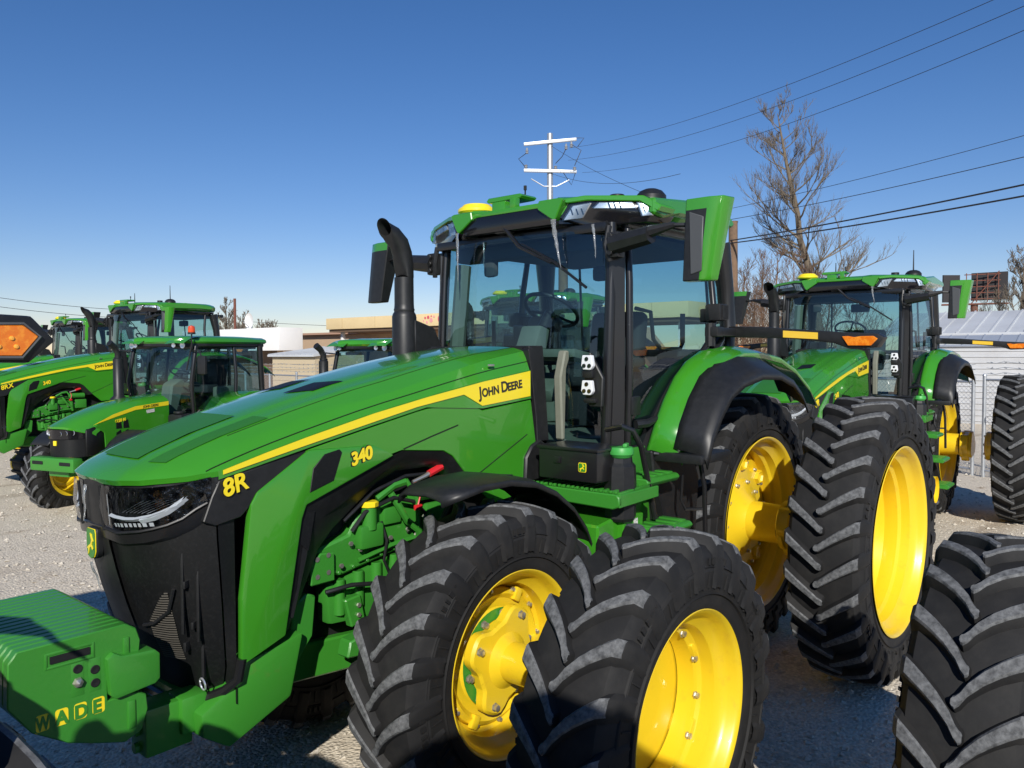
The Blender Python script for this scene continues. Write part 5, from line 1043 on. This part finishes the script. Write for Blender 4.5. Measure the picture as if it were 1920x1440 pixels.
for i, (px, d, h_, r_) in enumerate(((1390, 27, 5.9, .05), (1425, 29, 6.6, .06), (1452, 26, 6.2, .06), (1482, 28, 6.3, .05), (1516, 29, 6.0, .07), (1548, 27, 5.2, .05), (1600, 29, 5.2, .05), (1410, 24, 4.6, .04), (1475, 23.5, 4.2, .04))):
    p0 = at(px, 700, d); lab = ['leftmost', 'second from the left', 'third', 'fourth', 'fifth', 'sixth', 'rightmost', 'shorter left front', 'shorter right front'][i]
    limb_tree('brush_tree', (p0.x, p0.y, 0), (p0.x+.3, p0.y+.2, h_*.86), r_, lab+' of the bare brown brush saplings between the two cabs', 'sapling', 30+i, 44, 2, 1.1, 1.9, BRUSH, BRUSH, 'bare brown brush behind the lot', tw=.0055, up0=.8, start=.08)
limb_tree('bare_tree', (-46.5, -4.2, 0), (-46.5, -4.0, 7.6), .2, 'bare tree cut off by the right edge beside the billboard', 'tree', 5, 34, 3, .8, 2.4, BARK, TWIG, tw=.012, up0=1.0, start=.2)
for i, (px, d, h_) in enumerate(((425, 62, 6.2), (455, 70, 5.6), (490, 70, 5.0), (508, 70, 4.9))):
    p0 = at(px, 662, d); limb_tree('bare_tree', (p0.x, p0.y, 0), (p0.x, p0.y, h_), .15, ['far bare tree left of the thin pole', 'far bare tree right of the satellite dish', 'far low bare tree above the white fascia', 'rightmost far bare tree above the white fascia'][i], 'tree', 60+i, 26, 2, .9, 2.0, BARK, TWIG, 'far bare trees', tw=.022, up0=.9, start=.3)
# chain link fences
def fence(a, b_, h_, n_post, label, gate=False):
    a, b_ = Vector((*a, 0)), Vector((*b_, 0)); L_ = (b_-a).length; root = empty('chain_link_fence', a, math.atan2((b_-a).y, (b_-a).x)); tag(root, label, 'fence')
    for i in range(n_post+1):
        m = MB(); m.tube([(L_*i/n_post, 0, 0), (L_*i/n_post, 0, h_+.06)], .035, 10); m.lathe([(0, .04), (.03, .03), (.045, .0005)], (L_*i/n_post, 0, h_+.05), 'z', 10); m.build('fence_post', STEEL, root)
    for z in (h_-.02, .12): m = MB(); m.tube([(0, 0, z), (L_, 0, z)], .02, 8); m.build('rail', STEEL, root)
    m = MB(); st_ = .09; V, F = [], []
    k = -h_
    while k < L_:
        for sg in (1, -1):
            x0, x1 = (k, k+h_) if sg > 0 else (k+h_, k); z0, z1 = .1, h_-.02
            q0, q1 = 0, 1
            dx = x1-x0
            if min(x0, x1) < 0: 
                if x0 < 0: q0 = -x0/dx
                else: q1 = -x0/dx
            if max(x0, x1) > L_:
                if x1 > L_: q1 = (L_-x0)/dx
                else: q0 = (L_-x0)/dx
            if q1 > q0:
                pa = Vector((x0+dx*q0, .003*sg, z0+(z1-z0)*q0)); pb = Vector((x0+dx*q1, .003*sg, z0+(z1-z0)*q1)); i0 = len(V)
                for p in (pa, pb):
                    for o in ((.003, 0, -.002), (-.003, 0, -.002), (0, .003, .003)): V.append(tuple(p+Vector(o)))
                F += [(i0, i0+1, i0+4, i0+3), (i0+1, i0+2, i0+5, i0+4), (i0+2, i0, i0+3, i0+5)]
        k += st_
    m.bm.free(); me = bpy.data.meshes.new('fence_mesh'); me.from_pydata(V, [], F); me.materials.append(STEEL); o = bpy.data.objects.new('fence_mesh', me); COL.objects.link(o); o.parent = root
    for z in (h_+.10, h_+.20, h_+.30):
        m = MB(); m.tube([(L_*i/20, .05, z-.02*math.sin(i*2.1)) for i in range(21)], .006, 4)
        for i in range(int(L_/.25)): m.box((i*.25+.1, .05, z), (.05, .01, .012), (0, rnd.uniform(-1, 1), 0))
        m.build('barbed_wire', STEEL, root)
    return root
fence((-11.06, .50), (-9.9, 3.6), 1.85, 2, 'chain link gate section at the right edge, in front of the white warehouse')
fence((-12.4, -2.6), (-11.15, .30), 1.80, 2, 'chain link fence section left of the gate, behind the right hand tractor')
fence((-8.0, -24.0), (-6.8, -11.2), 1.75, 8, 'chain link fence with barbed wire in front of the tan building')
rl = MB(); rl.cyl((0, 0, 0), .10, .05, 'x', 18); rl = rl.build('gate_wheel', BLACK); rl.location = (-10.85, .78, 1.22); tag(rl, 'small round black pulley on the gate frame at right', 'pulley')
